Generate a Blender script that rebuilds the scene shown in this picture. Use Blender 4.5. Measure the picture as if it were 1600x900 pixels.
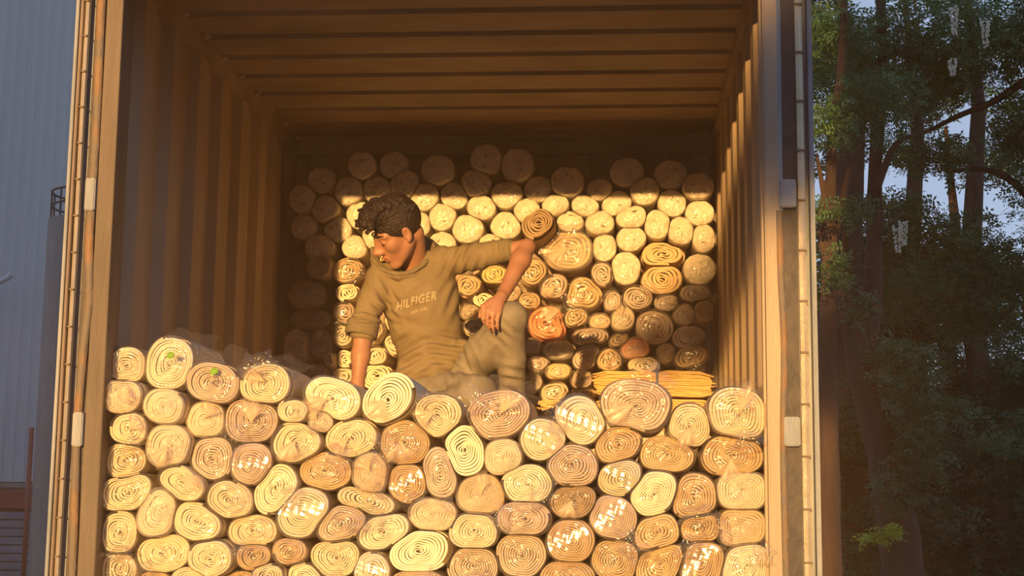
import bpy, bmesh, math, random
import numpy as np
from mathutils import Vector, Matrix
from mathutils.bvhtree import BVHTree

scene = bpy.context.scene
for o in list(bpy.data.objects):
    bpy.data.objects.remove(o)
COL = scene.collection
random.seed(4)
RNG = np.random.default_rng(7)

# ------------------------------------------------------------------ camera
F = 2290.0
CZ = 1.65                                   # camera height over the yard
_y = np.array([175., -337., -F]); _y /= np.linalg.norm(_y)
_z = np.array([170., 15650., -F]); _z -= _z.dot(_y) * _y; _z /= np.linalg.norm(_z)
_x = np.cross(_y, _z)
RW = np.stack([_x, _y, _z])                 # camera frame -> world
cam_d = bpy.data.cameras.new('camera'); cam = bpy.data.objects.new('camera', cam_d); COL.objects.link(cam)
cam_d.sensor_width = 36.0; cam_d.lens = F / 1600 * 36
cam_d.clip_end = 400
M4 = Matrix([[*RW[0], 0], [*RW[1], 0], [*RW[2], CZ], [0, 0, 0, 1]])
cam.matrix_world = M4
scene.camera = cam


def P(px, py, Y):
    """world point seen at photo pixel px,py that lies at distance Y down the container axis"""
    d = RW @ np.array([px - 800., 450. - py, -F])
    d = d * (Y / d[1]); d[2] += CZ
    return d


# ------------------------------------------------------------------ light
SUN = np.array([.117, 1.0, -.092]); SUN /= np.linalg.norm(SUN)
sun_d = bpy.data.lights.new('sun', 'SUN'); sun = bpy.data.objects.new('sun', sun_d); COL.objects.link(sun)
sun_d.energy = 7.9; sun_d.color = (1.0, .53, .16); sun_d.angle = math.radians(.55)
sun.rotation_euler = Vector(SUN).to_track_quat('-Z', 'Y').to_euler()
sun.location = (-3, -20, 6)

world = bpy.data.worlds.new('world'); scene.world = world; world.use_nodes = True
wt = world.node_tree; wt.nodes.clear()
wo = wt.nodes.new('ShaderNodeOutputWorld'); wb = wt.nodes.new('ShaderNodeBackground')
wtc = wt.nodes.new('ShaderNodeTexCoord'); wsx = wt.nodes.new('ShaderNodeSeparateXYZ'); wr = wt.nodes.new('ShaderNodeValToRGB')
wt.links.new(wtc.outputs['Generated'], wsx.inputs[0]); wt.links.new(wsx.outputs['Z'], wr.inputs[0])
wr.color_ramp.elements[0].position = 0.0; wr.color_ramp.elements[0].color = (.46, .42, .40, 1)
wr.color_ramp.elements[1].position = 0.6; wr.color_ramp.elements[1].color = (.20, .29, .46, 1)
e = wr.color_ramp.elements.new(.12); e.color = (.36, .45, .60, 1)
wt.links.new(wr.outputs[0], wb.inputs[0]); wb.inputs[1].default_value = 1.22
wt.links.new(wb.outputs[0], wo.inputs[0])

vs = scene.view_settings
vs.view_transform = 'Standard'; vs.look = 'None'; vs.gamma = 1; vs.exposure = 0.0; vs.use_curve_mapping = False
scene.render.use_motion_blur = False


# ------------------------------------------------------------------ materials
def new_mat(name):
    m = bpy.data.materials.new(name); m.use_nodes = True
    nt = m.node_tree; nt.nodes.clear()
    out = nt.nodes.new('ShaderNodeOutputMaterial')
    return m, nt, out


def N(nt, t, **kw):
    n = nt.nodes.new(t)
    for k, v in kw.items():
        if k in n.inputs: n.inputs[k].default_value = v
        else: setattr(n, k, v)
    return n


def surf(name, col, col2=None, scale=6, rough=.8, bump=.2, bscale=40, stretch=(1, 1, 1), metallic=0, lo=.35, hi=.65,
         sheen=0, spec=.5, trans=0):
    m, nt, out = new_mat(name)
    b = N(nt, 'ShaderNodeBsdfPrincipled', Roughness=rough, Metallic=metallic)
    b.inputs['Specular IOR Level'].default_value = spec
    if sheen: b.inputs['Sheen Weight'].default_value = sheen
    tc = N(nt, 'ShaderNodeTexCoord'); mp = N(nt, 'ShaderNodeMapping'); mp.inputs['Scale'].default_value = stretch
    nt.links.new(tc.outputs['Object'], mp.inputs[0])
    if col2 is not None:
        nz = N(nt, 'ShaderNodeTexNoise', Scale=scale, Detail=4.0)
        rp = N(nt, 'ShaderNodeValToRGB')
        rp.color_ramp.elements[0].position = lo; rp.color_ramp.elements[0].color = (*col, 1)
        rp.color_ramp.elements[1].position = hi; rp.color_ramp.elements[1].color = (*col2, 1)
        nt.links.new(mp.outputs[0], nz.inputs['Vector']); nt.links.new(nz.outputs['Fac'], rp.inputs[0])
        nt.links.new(rp.outputs[0], b.inputs['Base Color'])
    else:
        b.inputs['Base Color'].default_value = (*col, 1)
    if bump:
        n2 = N(nt, 'ShaderNodeTexNoise', Scale=bscale, Detail=3.0)
        bp = N(nt, 'ShaderNodeBump', Strength=bump, Distance=.01)
        nt.links.new(mp.outputs[0], n2.inputs['Vector']); nt.links.new(n2.outputs['Fac'], bp.inputs['Height'])
        nt.links.new(bp.outputs[0], b.inputs['Normal'])
    if trans:
        t = N(nt, 'ShaderNodeBsdfTranslucent'); t.inputs[0].default_value = (*(col2 or col), 1)
        mx = N(nt, 'ShaderNodeMixShader', Fac=trans)
        nt.links.new(b.outputs[0], mx.inputs[1]); nt.links.new(t.outputs[0], mx.inputs[2]); nt.links.new(mx.outputs[0], out.inputs[0])
    else:
        nt.links.new(b.outputs[0], out.inputs[0])
    return m


def film(name, milky, gloss, rough, scale, strength, stretch=(1, 1, 1), tint=(.95, .9, .84)):
    """clear packing film: mostly see-through, glossy where creased, a little milky"""
    m, nt, out = new_mat(name)
    tc = N(nt, 'ShaderNodeTexCoord'); mp = N(nt, 'ShaderNodeMapping'); mp.inputs['Scale'].default_value = stretch
    nt.links.new(tc.outputs['Object'], mp.inputs[0])
    n1 = N(nt, 'ShaderNodeTexNoise', Scale=scale, Detail=3.0, Distortion=.6)
    nt.links.new(mp.outputs[0], n1.inputs['Vector'])
    bp = N(nt, 'ShaderNodeBump', Strength=strength, Distance=.02)
    nt.links.new(n1.outputs['Fac'], bp.inputs['Height'])
    tr = N(nt, 'ShaderNodeBsdfTransparent'); tr.inputs[0].default_value = (.97, .96, .95, 1)
    df = N(nt, 'ShaderNodeBsdfDiffuse'); df.inputs[0].default_value = (*tint, 1)
    tl = N(nt, 'ShaderNodeBsdfTranslucent'); tl.inputs[0].default_value = (*tint, 1)
    dm = N(nt, 'ShaderNodeMixShader', Fac=.4)
    nt.links.new(df.outputs[0], dm.inputs[1]); nt.links.new(tl.outputs[0], dm.inputs[2])
    n3 = N(nt, 'ShaderNodeTexNoise', Scale=scale * .6, Detail=2.0)
    nt.links.new(mp.outputs[0], n3.inputs['Vector'])
    mr = N(nt, 'ShaderNodeMapRange'); mr.inputs['From Min'].default_value = .35; mr.inputs['From Max'].default_value = .7
    mr.inputs['To Min'].default_value = milky * .35; mr.inputs['To Max'].default_value = milky * 1.6
    nt.links.new(n3.outputs['Fac'], mr.inputs[0])
    m1 = N(nt, 'ShaderNodeMixShader'); nt.links.new(mr.outputs[0], m1.inputs[0])
    nt.links.new(tr.outputs[0], m1.inputs[1]); nt.links.new(dm.outputs[0], m1.inputs[2])
    gl = N(nt, 'ShaderNodeBsdfAnisotropic' if False else 'ShaderNodeBsdfGlossy', Roughness=rough)
    nt.links.new(bp.outputs[0], gl.inputs['Normal'])
    lw = N(nt, 'ShaderNodeLayerWeight', Blend=.25); nt.links.new(bp.outputs[0], lw.inputs['Normal'])
    ma = N(nt, 'ShaderNodeMath', operation='MULTIPLY_ADD'); ma.inputs[1].default_value = .35; ma.inputs[2].default_value = gloss
    nt.links.new(lw.outputs['Fresnel'], ma.inputs[0])
    m2 = N(nt, 'ShaderNodeMixShader'); nt.links.new(ma.outputs[0], m2.inputs[0])
    nt.links.new(m1.outputs[0], m2.inputs[1]); nt.links.new(gl.outputs[0], m2.inputs[2])
    nt.links.new(m2.outputs[0], out.inputs[0])
    return m


MAT = {}
MAT['cream'] = surf('cream_felt', (.80, .68, .48), (.86, .76, .57), scale=9, rough=.9, bump=.35, bscale=90)
MAT['ivory'] = surf('ivory_felt', (.86, .77, .60), (.90, .83, .68), scale=9, rough=.9, bump=.35, bscale=90)
MAT['pink'] = surf('pinkish_felt', (.60, .47, .38), (.72, .60, .50), scale=9, rough=.9, bump=.35, bscale=90)
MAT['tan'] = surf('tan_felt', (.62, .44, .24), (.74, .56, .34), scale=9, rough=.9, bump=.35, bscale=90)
MAT['brown'] = surf('brown_felt', (.34, .24, .14), (.44, .32, .2), scale=9, rough=.9, bump=.35, bscale=90)
MAT['orange'] = surf('orange_felt', (.80, .26, .10), (.88, .42, .2), scale=14, rough=.9, bump=.35, bscale=90)
MAT['yellow'] = surf('yellow_felt', (.84, .60, .22), (.88, .68, .32), scale=14, rough=.9, bump=.35, bscale=90)
MAT['lime'] = surf('lime_leaf', (.16, .36, .02), rough=.6, bump=0)
MAT['white'] = surf('white_fabric', (.72, .64, .50), (.82, .75, .60), scale=22, rough=.75, bump=1.0, bscale=38)
MAT['crease_shade'] = surf('fold_shade', (.12, .09, .06), rough=.9, bump=0)  # shade inside the fabric creases, as a dark colour
MAT['film'] = film('clear_film', .10, .05, .16, 14, .75)
MAT['film_streak'] = film('creased_film', .10, .12, .14, 9, .9, stretch=(1, 1, 4))
MAT['film_glare'] = film('shiny_film', .10, .16, .13, 9, .10, stretch=(1, 1, 3))
MAT['film_fog'] = film('milky_film', .30, .04, .25, 12, .6)
MAT['film_knot'] = film('gathered_film', .85, .015, .3, 12, .3, stretch=(1, 1, 1), tint=(.84, .68, .50))
MAT['film_loose'] = film('loose_film', .06, .07, .16, 10, .5)
_nt = MAT['film_knot'].node_tree      # thinner towards the edges of the tail
_at = _nt.nodes.new('ShaderNodeAttribute'); _at.attribute_name = 'thickness'
_m1 = [n for n in _nt.nodes if n.type == 'MIX_SHADER' and n.inputs[1].links and n.inputs[1].links[0].from_node.type == 'BSDF_TRANSPARENT'][0]
_src = _m1.inputs[0].links[0].from_socket; _mu = _nt.nodes.new('ShaderNodeMath'); _mu.operation = 'MULTIPLY'
_nt.links.new(_src, _mu.inputs[0]); _nt.links.new(_at.outputs['Fac'], _mu.inputs[1]); _nt.links.new(_mu.outputs[0], _m1.inputs[0])
MAT['film_back'] = film('taut_film', .08, .07, .20, 26, .8)


# ------------------------------------------------------------------ object helpers
def mesh_obj(name, V, Fc, mat, parent=None, smooth=True, mats=None, midx=None):
    me = bpy.data.meshes.new(name)
    V = np.asarray(V, dtype=float)
    me.from_pydata([tuple(v) for v in V.tolist()], [], [tuple(f) for f in (Fc.tolist() if isinstance(Fc, np.ndarray) else Fc)])
    if mats:
        for mm in mats: me.materials.append(mm)
    else:
        me.materials.append(mat)
    if midx is not None: me.polygons.foreach_set('material_index', np.asarray(midx, dtype=np.int32))
    if smooth: me.polygons.foreach_set('use_smooth', [True] * len(me.polygons))
    me.update()
    o = bpy.data.objects.new(name, me); COL.objects.link(o)
    if parent: o.parent = parent
    return o


def tag(o, label=None, cat=None, group=None, kind=None):
    if label: o['label'] = label
    if cat: o['category'] = cat
    if group: o['group'] = group
    if kind: o['kind'] = kind
    return o


def empty(name, loc=(0, 0, 0)):
    o = bpy.data.objects.new(name, None); o.location = loc; COL.objects.link(o); o.empty_display_size = .1
    return o


class MB:
    """collects shapes, then builds them as one mesh"""
    def __init__(s): s.V = []; s.F = []; s.n = 0
    def add(s, V, Fc):
        V = [tuple(map(float, v)) for v in V]
        s.V += V; s.F += [tuple(i + s.n for i in f) for f in Fc]; s.n += len(V); return s
    def box(s, x0, x1, y0, y1, z0, z1, bev=0):
        if bev:
            bm = bmesh.new(); bmesh.ops.create_cube(bm, size=1)
            for v in bm.verts:
                v.co = Vector(((x0 + x1) / 2 + v.co.x * (x1 - x0), (y0 + y1) / 2 + v.co.y * (y1 - y0), (z0 + z1) / 2 + v.co.z * (z1 - z0)))
            bmesh.ops.bevel(bm, geom=bm.edges[:], offset=bev, segments=2, affect='EDGES')
            bm.verts.index_update()
            s.add([v.co for v in bm.verts], [[v.index for v in f.verts] for f in bm.faces]); bm.free(); return s
        return s.add([(x0, y0, z0), (x1, y0, z0), (x1, y1, z0), (x0, y1, z0), (x0, y0, z1), (x1, y0, z1), (x1, y1, z1), (x0, y1, z1)],
                     [(0, 3, 2, 1), (4, 5, 6, 7), (0, 1, 5, 4), (1, 2, 6, 5), (2, 3, 7, 6), (3, 0, 4, 7)])
    def tube(s, pts, r, n=8, caps=True):
        pts = [np.array(p, float) for p in pts]; rr = r if hasattr(r, '__len__') else [r] * len(pts)
        V = []; Fc = []; up = np.array([.13, .31, .94])
        for i, p in enumerate(pts):
            t = pts[min(i + 1, len(pts) - 1)] - pts[max(i - 1, 0)]; t = t / (np.linalg.norm(t) + 1e-9)
            if abs(t.dot(up)) > .95: up = np.array([.9, .3, .1])
            a = np.cross(t, up); a /= np.linalg.norm(a); b = np.cross(t, a)
            for k in range(n):
                th = 2 * math.pi * k / n
                V.append(p + rr[i] * (math.cos(th) * a + math.sin(th) * b))
        for i in range(len(pts) - 1):
            for k in range(n):
                k2 = (k + 1) % n
                Fc.append((i * n + k, i * n + k2, (i + 1) * n + k2, (i + 1) * n + k))
        if caps:
            Fc.append(tuple(range(n - 1, -1, -1))); Fc.append(tuple((len(pts) - 1) * n + k for k in range(n)))
        return s.add(V, Fc)
    def build(s, name, mat, parent=None, smooth=False):
        return mesh_obj(name, s.V, s.F, mat, parent, smooth)


# ------------------------------------------------------------------ setting: yard, container
XL, XR = -1.875, .500
YD, YB = 5.12, 8.12
ZF, ZC = CZ - .352, CZ + 2.035

MAT['paint'] = surf('container_paint', (.30, .225, .155), (.46, .36, .255), scale=2.2, rough=.62, bump=.25, bscale=30, stretch=(1, 1, .35), lo=.3, hi=.7)
MAT['paint_dark'] = surf('roof_paint', (.25, .18, .125), (.38, .28, .19), scale=3, rough=.65, bump=.2, bscale=30, stretch=(.5, 1, 1))
MAT['post'] = surf('post_paint', (.34, .27, .20), (.46, .36, .26), scale=7, rough=.55, bump=.25, bscale=60, stretch=(1, 1, .2))
MAT['post_shaded'] = surf('shaded_post_paint', (.085, .066, .054), (.14, .108, .085), scale=7, rough=.6, bump=.25, bscale=60, stretch=(1, 1, .2))  # darker copy of the post paint; the left post's shade is in the colour
MAT['bluegrey'] = surf('blue_grey_paint', (.17, .21, .27), (.28, .31, .36), scale=9, rough=.5, bump=.2, stretch=(1, 1, .3))
MAT['rubber'] = surf('recess_shade_and_strap', (.035, .035, .045), (.07, .06, .06), scale=20, rough=.6, bump=.3)  # dark colour for the shaded door recesses, and for the strap
MAT['rust'] = surf('worn_gasket', (.17, .145, .12), (.26, .16, .09), scale=13, rough=.7, bump=.6, bscale=50, lo=.45, hi=.62, stretch=(1, 1, .5))
MAT['strip'] = surf('metal_strip', (.60, .52, .38), (.72, .62, .46), scale=10, rough=.42, bump=.25, bscale=60, metallic=.5)
MAT['tick'] = surf('dull_rivet', (.16, .13, .10), rough=.7, bump=0)
MAT['plywood'] = surf('plywood_floor', (.20, .12, .07), (.30, .2, .12), scale=5, rough=.8, stretch=(1, 8, 1))
MAT['ground'] = surf('dirt_yard', (.10, .085, .065), (.16, .135, .10), scale=.9, rough=.95, bump=.6, bscale=6)


def struct(o): o['kind'] = 'structure'; return o


mb = MB().box(-60, 60, -40, 90, -.3, 0)
struct(mb.build('ground', MAT['ground']))


def corrugated(name, y0, y1, x, side, z0, z1, phase=0.0, pitch=.368, depth=.036, mat=None):
    """side wall: trapezoid ribs running up; side=-1 left wall (ribs push outwards), +1 right"""
    ys = []; y = y0 - phase
    while y < y1 + pitch:
        for f, d in ((0, 0), (.36, 0), (.50, 1), (.86, 1), (1.0, 0)):
            ys.append((y + f * pitch, d))
        y += pitch
    ys = [(max(y0, min(y1, a)), d) for a, d in ys if y0 - .05 <= a <= y1 + .05]
    V = []; Fc = []
    for th in (0, .004):
        for a, d in ys:
            xx = x + side * (depth * d + th)
            V.append((xx, a, z0)); V.append((xx, a, z1))
    n = len(ys)
    for l in range(2):
        for i in range(n - 1):
            b = l * 2 * n + 2 * i
            Fc.append((b, b + 2, b + 3, b + 1))
    for i in range(n - 1):
        Fc.append((2 * i, 2 * i + 2, 2 * n + 2 * i + 2, 2 * n + 2 * i)); Fc.append((2 * i + 1, 2 * i + 3, 2 * n + 2 * i + 3, 2 * n + 2 * i + 1))
    return mesh_obj(name, V, Fc, mat or MAT['paint'], smooth=False)


struct(corrugated('wall_left', YD + .10, YB, XL, -1, ZF, ZC - .02, .16))
struct(corrugated('wall_right', YD + .10, YB, XR, 1, ZF, ZC - .02, .05))
# end wall, horizontal coordinates swapped
V = []; Fc = []; pts = []
x = XL - .02
while x < XR + .04:
    for f, d in ((0, 0), (.3, 0), (.45, 1), (.8, 1), (.95, 0)): pts.append((x + f * .27, YB + .04 * d))
    x += .27
for a, b in pts: V += [(a, b, ZF), (a, b, ZC)]
for a, b in pts: V += [(a, b + .005, ZF), (a, b + .005, ZC)]
n = len(pts)
for l in (0, 1):
    for i in range(n - 1): k = l * 2 * n + 2 * i; Fc.append((k, k + 1, k + 3, k + 2))
struct(mesh_obj('wall_back', V, Fc, MAT['paint_dark'], smooth=False))
# roof: ribs across
V = []; Fc = []; pts = []
y = 6.16 - .305 * 3 - .255
while y < YB:
    for f, d in ((0, 0), (.76, 0), (.80, 1), (.95, 1), (.99, 0)):
        if y + f * .305 < YB - .01: pts.append((max(YD, y + f * .305), ZC + .032 * d))
    y += .305
pts.append((YB + .02, ZC))
for a, b in pts: V += [(XL - .01, a, b), (XR + .01, a, b)]
for a, b in pts: V += [(XL - .01, a, b + .005), (XR + .01, a, b + .005)]
n = len(pts)
for l in (0, 1):
    for i in range(n - 1): k = l * 2 * n + 2 * i; Fc.append((k, k + 1, k + 3, k + 2))
struct(mesh_obj('ceiling', V, Fc, MAT['paint_dark'], smooth=False))
mb = MB().box(XL - .06, XR + .06, YD - .02, YB + .05, ZF - .03, ZF)
struct(mb.build('floor', MAT['plywood']))
# rails in the upper corners, header over the door, end beam
mb = MB().box(XL - .06, XL + .018, YD, YB + .03, ZC - .075, ZC + .05, .006)
struct(mb.build('trim_1', MAT['paint_dark']))
for k in range(9):      # welded rib ends along the corner
    yy = 6.16 - .305 * 2 + .305 * k - .02
    mb = MB().tube([(XL + .030, yy, ZC + .004), (XL + .036, yy, ZC - .014)], [.020, .014], 10)
    struct(mb.build('trim_%d' % (9 + k), MAT['post']))
mb = MB().box(XR - .018, XR + .06, YD, YB + .03, ZC - .075, ZC + .05, .006)
struct(mb.build('trim_2', MAT['paint_dark']))
mb = MB().box(XL - .06, XR + .06, YD - .04, YD + .08, ZC - .15, ZC + .09, .01)
struct(mb.build('trim_3', MAT['post']))
mb = MB().box(XL, XR, YB - .06, YB + .03, ZC - .085, ZC + .02, .008)
struct(mb.build('trim_4', MAT['paint_dark']))
# door posts
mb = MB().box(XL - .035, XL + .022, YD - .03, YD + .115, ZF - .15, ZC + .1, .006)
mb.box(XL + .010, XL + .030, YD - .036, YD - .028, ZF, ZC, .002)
struct(mb.build('trim_5', MAT['post_shaded']))
mb = MB().box(XR - .008, XR + .055, YD - .03, YD + .115, ZF - .15, ZC + .1, .006)
mb.box(XR - .016, XR + .000, YD + .02, YD + .06, ZF, ZC, .003)
struct(mb.build('trim_6', MAT['post']))
# sill, and the trailer deck the container stands on
mb = MB().box(XL - .1, XR + .1, YD - .05, YD + .1, ZF - .16, ZF - .03, .01)
struct(mb.build('trim_7', MAT['post']))
mb = MB().box(XL, XR, YD + .0, YB, 0, ZF - .03)
struct(mb.build('trim_8', MAT['bluegrey']))


def wavy_strip(x0, x1, yf, z0, z1, amp, seed, kinks, dy=.02, wave=None):
    """a rubber/metal strip running up the door edge, with small bows"""
    rs = np.random.default_rng(seed); n = 70; V = []; Fc = []
    ph = rs.random(3) * 6
    for i in range(n + 1):
        z = z0 + (z1 - z0) * i / n
        dx = amp * (math.sin(z * 3.1 + ph[0]) * .5 + math.sin(z * 7.3 + ph[1]) * .3)
        for kz, kw, ka in kinks:
            dx += ka * math.exp(-((z - kz) / kw) ** 2)
        for (a, b) in ((x0, yf + dy), (x0, yf), ((x0 + x1) / 2, yf - .006), (x1, yf), (x1, yf + dy)):
            V.append((a + dx, b, z))
    for i in range(n):
        for k in range(4): Fc.append((i * 5 + k, i * 5 + k + 1, i * 5 + k + 6, i * 5 + k + 5))
        Fc.append((i * 5 + 4, i * 5, i * 5 + 5, i * 5 + 9))
    return V, Fc


ZT, ZBm = ZC + .05, ZF - .05
d1 = tag(empty('door_1', (XL - .06, YD, ZF)), kind='structure')
def rel(o, root):
    o.parent = root; o.matrix_parent_inverse = Matrix.Translation(-root.location); return o
mb = MB().box(-2.018, -2.006, YD - .05, YD + 1.15, ZBm, ZT, .002)
mb.box(-2.006, -1.955, YD + .01, YD + 1.15, ZBm, ZT, .004)
rel(mb.build('door_leaf', MAT['bluegrey']), d1)
rel(MB().add(*wavy_strip(-1.987, -1.973, YD - .035, ZBm, ZT, .0015, 3, [])).build('gasket_strip', MAT['strip'], smooth=False), d1)
mb = MB()
for k in range(20):
    z = ZBm + .06 + k * .135
    mb.box(-1.988, -1.972, YD - .046, YD - .034, z, z + .006)
rel(mb.build('rivet_row', MAT['tick'], smooth=False), d1)
rel(MB().add(*wavy_strip(-1.945, -1.916, YD - .03, ZBm, ZT, .004, 5, [(CZ + .72, .13, .012), (CZ + .25, .2, -.006)])).build('rubber_gasket', MAT['rust'], smooth=True), d1)
rel(MB().add(*wavy_strip(-2.002, -1.9935, YD - .045, ZBm, ZT, .001, 6, [])).build('edge_lip', MAT['post'], smooth=False), d1)
mb = MB()
for z in (CZ + 1.03, CZ + .18, CZ + 1.83):
    mb.box(-1.95, -1.912, YD - .045, YD + .02, z, z + .12, .004)
rel(mb.build('hinge', MAT['bluegrey']), d1)
rel(MB().box(-1.957, -1.893, YD - .012, YD + .03, ZBm, ZT).build('recess_shade', MAT['rubber']), d1)  # dark plate painted as the shade in the gap around the gasket

d2 = tag(empty('door_2', (XR + .08, YD, ZF)), kind='structure')
rel(MB().box(.648, .664, YD - .05, YD + 1.15, ZBm, ZT, .004).box(.60, .648, YD + .01, YD + 1.15, ZBm, ZT).build('door_leaf', MAT['bluegrey']), d2)
rel(MB().add(*wavy_strip(.607, .632, YD - .035, ZBm, ZT, .0015, 13, [])).build('gasket_strip', MAT['strip']), d2)
mb = MB()
for k in range(16):
    z = ZBm + .03 + k * .178
    mb.box(.606, .633, YD - .046, YD - .034, z, z + .007)
rel(mb.build('rivet_row', MAT['tick']), d2)
rel(MB().add(*wavy_strip(.532, .556, YD - .03, ZBm, CZ + 1.02, .003, 15, [(CZ + .55, .2, .008)])).build('rubber_gasket', MAT['rust'], smooth=True), d2)
rel(MB().add(*wavy_strip(.534, .556, YD - .026, CZ + 1.02, ZT, .001, 16, [])).build('inner_rail', MAT['bluegrey'], smooth=False), d2)
mb = MB()
for z in (CZ + 1.03, CZ + .20, CZ + 1.83):
    mb.box(.545, .60, YD - .045, YD + .02, z, z + .10, .004)
rel(mb.build('hinge', MAT['bluegrey']), d2)
rel(MB().box(.552, .606, YD - .012, YD + .03, ZBm, ZT).build('recess_shade', MAT['rubber']), d2)  # same dark plate for the shaded gap on this door


# ------------------------------------------------------------------ rolls
def ellipse_metric(r, TH):
    """radius of the tilted ellipse in directions TH"""
    a, b, t = r['a'], r['b'], r['t']
    c = np.cos(TH - t); s = np.sin(TH - t)
    p = 2.4
    return (np.abs(c / a) ** p + np.abs(s / b) ** p) ** (-1 / p)


def cell_outlines(rs, grow=1.12, NA=64, gap=.985, xl=XL + .005, xr=XR - .005, zmin=ZF + .002):
    TH = np.arange(NA) / NA * 2 * math.pi
    ts = np.linspace(.45, grow, 40)
    for i, r in enumerate(rs):
        base = ellipse_metric(r, TH)
        ok = np.ones((40, NA), bool)
        X = r['c'][0] + np.outer(ts, base * np.cos(TH)); Z = r['c'][1] + np.outer(ts, base * np.sin(TH))
        ok &= (X > xl) & (X < xr) & (Z > zmin)
        for j, q in enumerate(rs):
            if j == i: continue
            dx = X - q['c'][0]; dz = Z - q['c'][1]
            if abs(r['c'][0] - q['c'][0]) > .34 or abs(r['c'][1] - q['c'][1]) > .34: continue
            dist = np.hypot(dx, dz); e = ellipse_metric(q, np.arctan2(dz, dx))
            ok &= (ts[:, None] <= dist / e)
        first_bad = np.where(ok.all(0), 40, np.argmin(ok, 0))
        t = ts[np.clip(first_bad - 1, 0, 39)]
        o = base * t
        for _ in range(14): o2 = (np.roll(o, 1) + np.roll(o, -1) + 2 * o) / 4; o = np.minimum(o, o2) * .35 + o2 * .65
        r['o'] = np.minimum(o, base * t * 1.025) * gap; r['th'] = TH


def circ(o, th):
    n = len(o); f = (th / (2 * math.pi) * n) % n; i = np.floor(f).astype(int) % n; w = f - np.floor(f)
    return o[i] * (1 - w) + o[(i + 1) % n] * w


def spiral_roll(r, mat, parent, Lr, turns, seed):
    """a sheet rolled into a spiral, its end edges facing -Y, plus the closed barrel behind them"""
    g = np.random.default_rng(seed); o = r['o']
    m = int(turns * 40); s = np.linspace(0, 1, m); hand = 1 if g.random() < .5 else -1
    rho0 = .05; pitch = (1 - rho0) / (turns + .5)
    hw = pitch * g.uniform(.40, .46)
    rho = rho0 + (1 - hw - rho0) * s ** .96
    th = hand * 2 * math.pi * turns * s + g.random() * 6.28
    wob = pitch * .30 * np.sin(2 * th + g.random() * 6 + 5 * rho) * (1 - rho) + pitch * .16 * np.sin(3 * th + g.random() * 6 + 9 * rho) * (1 - rho ** 3)
    rho_c = rho + wob
    oo = circ(o, th % (2 * math.pi))
    # core squashed along a random axis
    q = g.random() * 3.14; sq = g.uniform(.0, .45)
    tele = g.uniform(-.010, .012) * (1 - rho) * 2 + .004 * np.sin(th * .37 + g.random() * 6) + .006 * np.sin(th + g.random() * 6) * (1 - rho)
    V = []
    cx, cz = r['c']
    prof = ((-hw, .005), (-hw * .6, 0), (hw * .6, 0), (hw, .005), (hw, .09), (-hw, .09))
    for dr, dy in prof:
        rr = np.clip(rho_c + dr, .01, 1.0)
        x = rr * oo * np.cos(th); z = rr * oo * np.sin(th)
        ax = x * math.cos(q) + z * math.sin(q); k = 1 - sq * (1 - rr) ** 1.2
        x2 = x - ax * (1 - k) * math.cos(q); z2 = z - ax * (1 - k) * math.sin(q)
        V.append(np.stack([x2, dy + tele, z2], 1))
    V = np.stack(V, 1).reshape(-1, 3)
    i = np.arange(m - 1)[:, None] * 6; k = np.arange(5)[None]
    Fa = np.stack([i + k, i + k + 1, i + k + 7, i + k + 6], -1).reshape(-1, 4)
    # barrel
    na = len(o); TH = r['th']; rings = [(.99, .03), (1, .06), (1, Lr * .5), (.985, Lr - .02), (.93, Lr), (.01, Lr), (.01, .09), (.97, .085)]
    B = np.concatenate([np.stack([f * o * np.cos(TH), np.full(na, y), f * o * np.sin(TH)], 1) for f, y in rings])
    nb = len(rings); j = np.arange(na); Fb = []
    order = [0, 1, 2, 3, 4, 5]
    for a, b in zip(order[:-1], order[1:]):
        Fb.append(np.stack([a * na + j, a * na + (j + 1) % na, b * na + (j + 1) % na, b * na + j], 1))
    Fb.append(np.stack([7 * na + j, 7 * na + (j + 1) % na, 6 * na + (j + 1) % na, 6 * na + j], 1))
    Fb = np.concatenate(Fb) + len(V)
    return mesh_obj('rolled_sheet', np.concatenate([V, B]), np.concatenate([Fa, Fb]), mat, parent)


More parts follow.
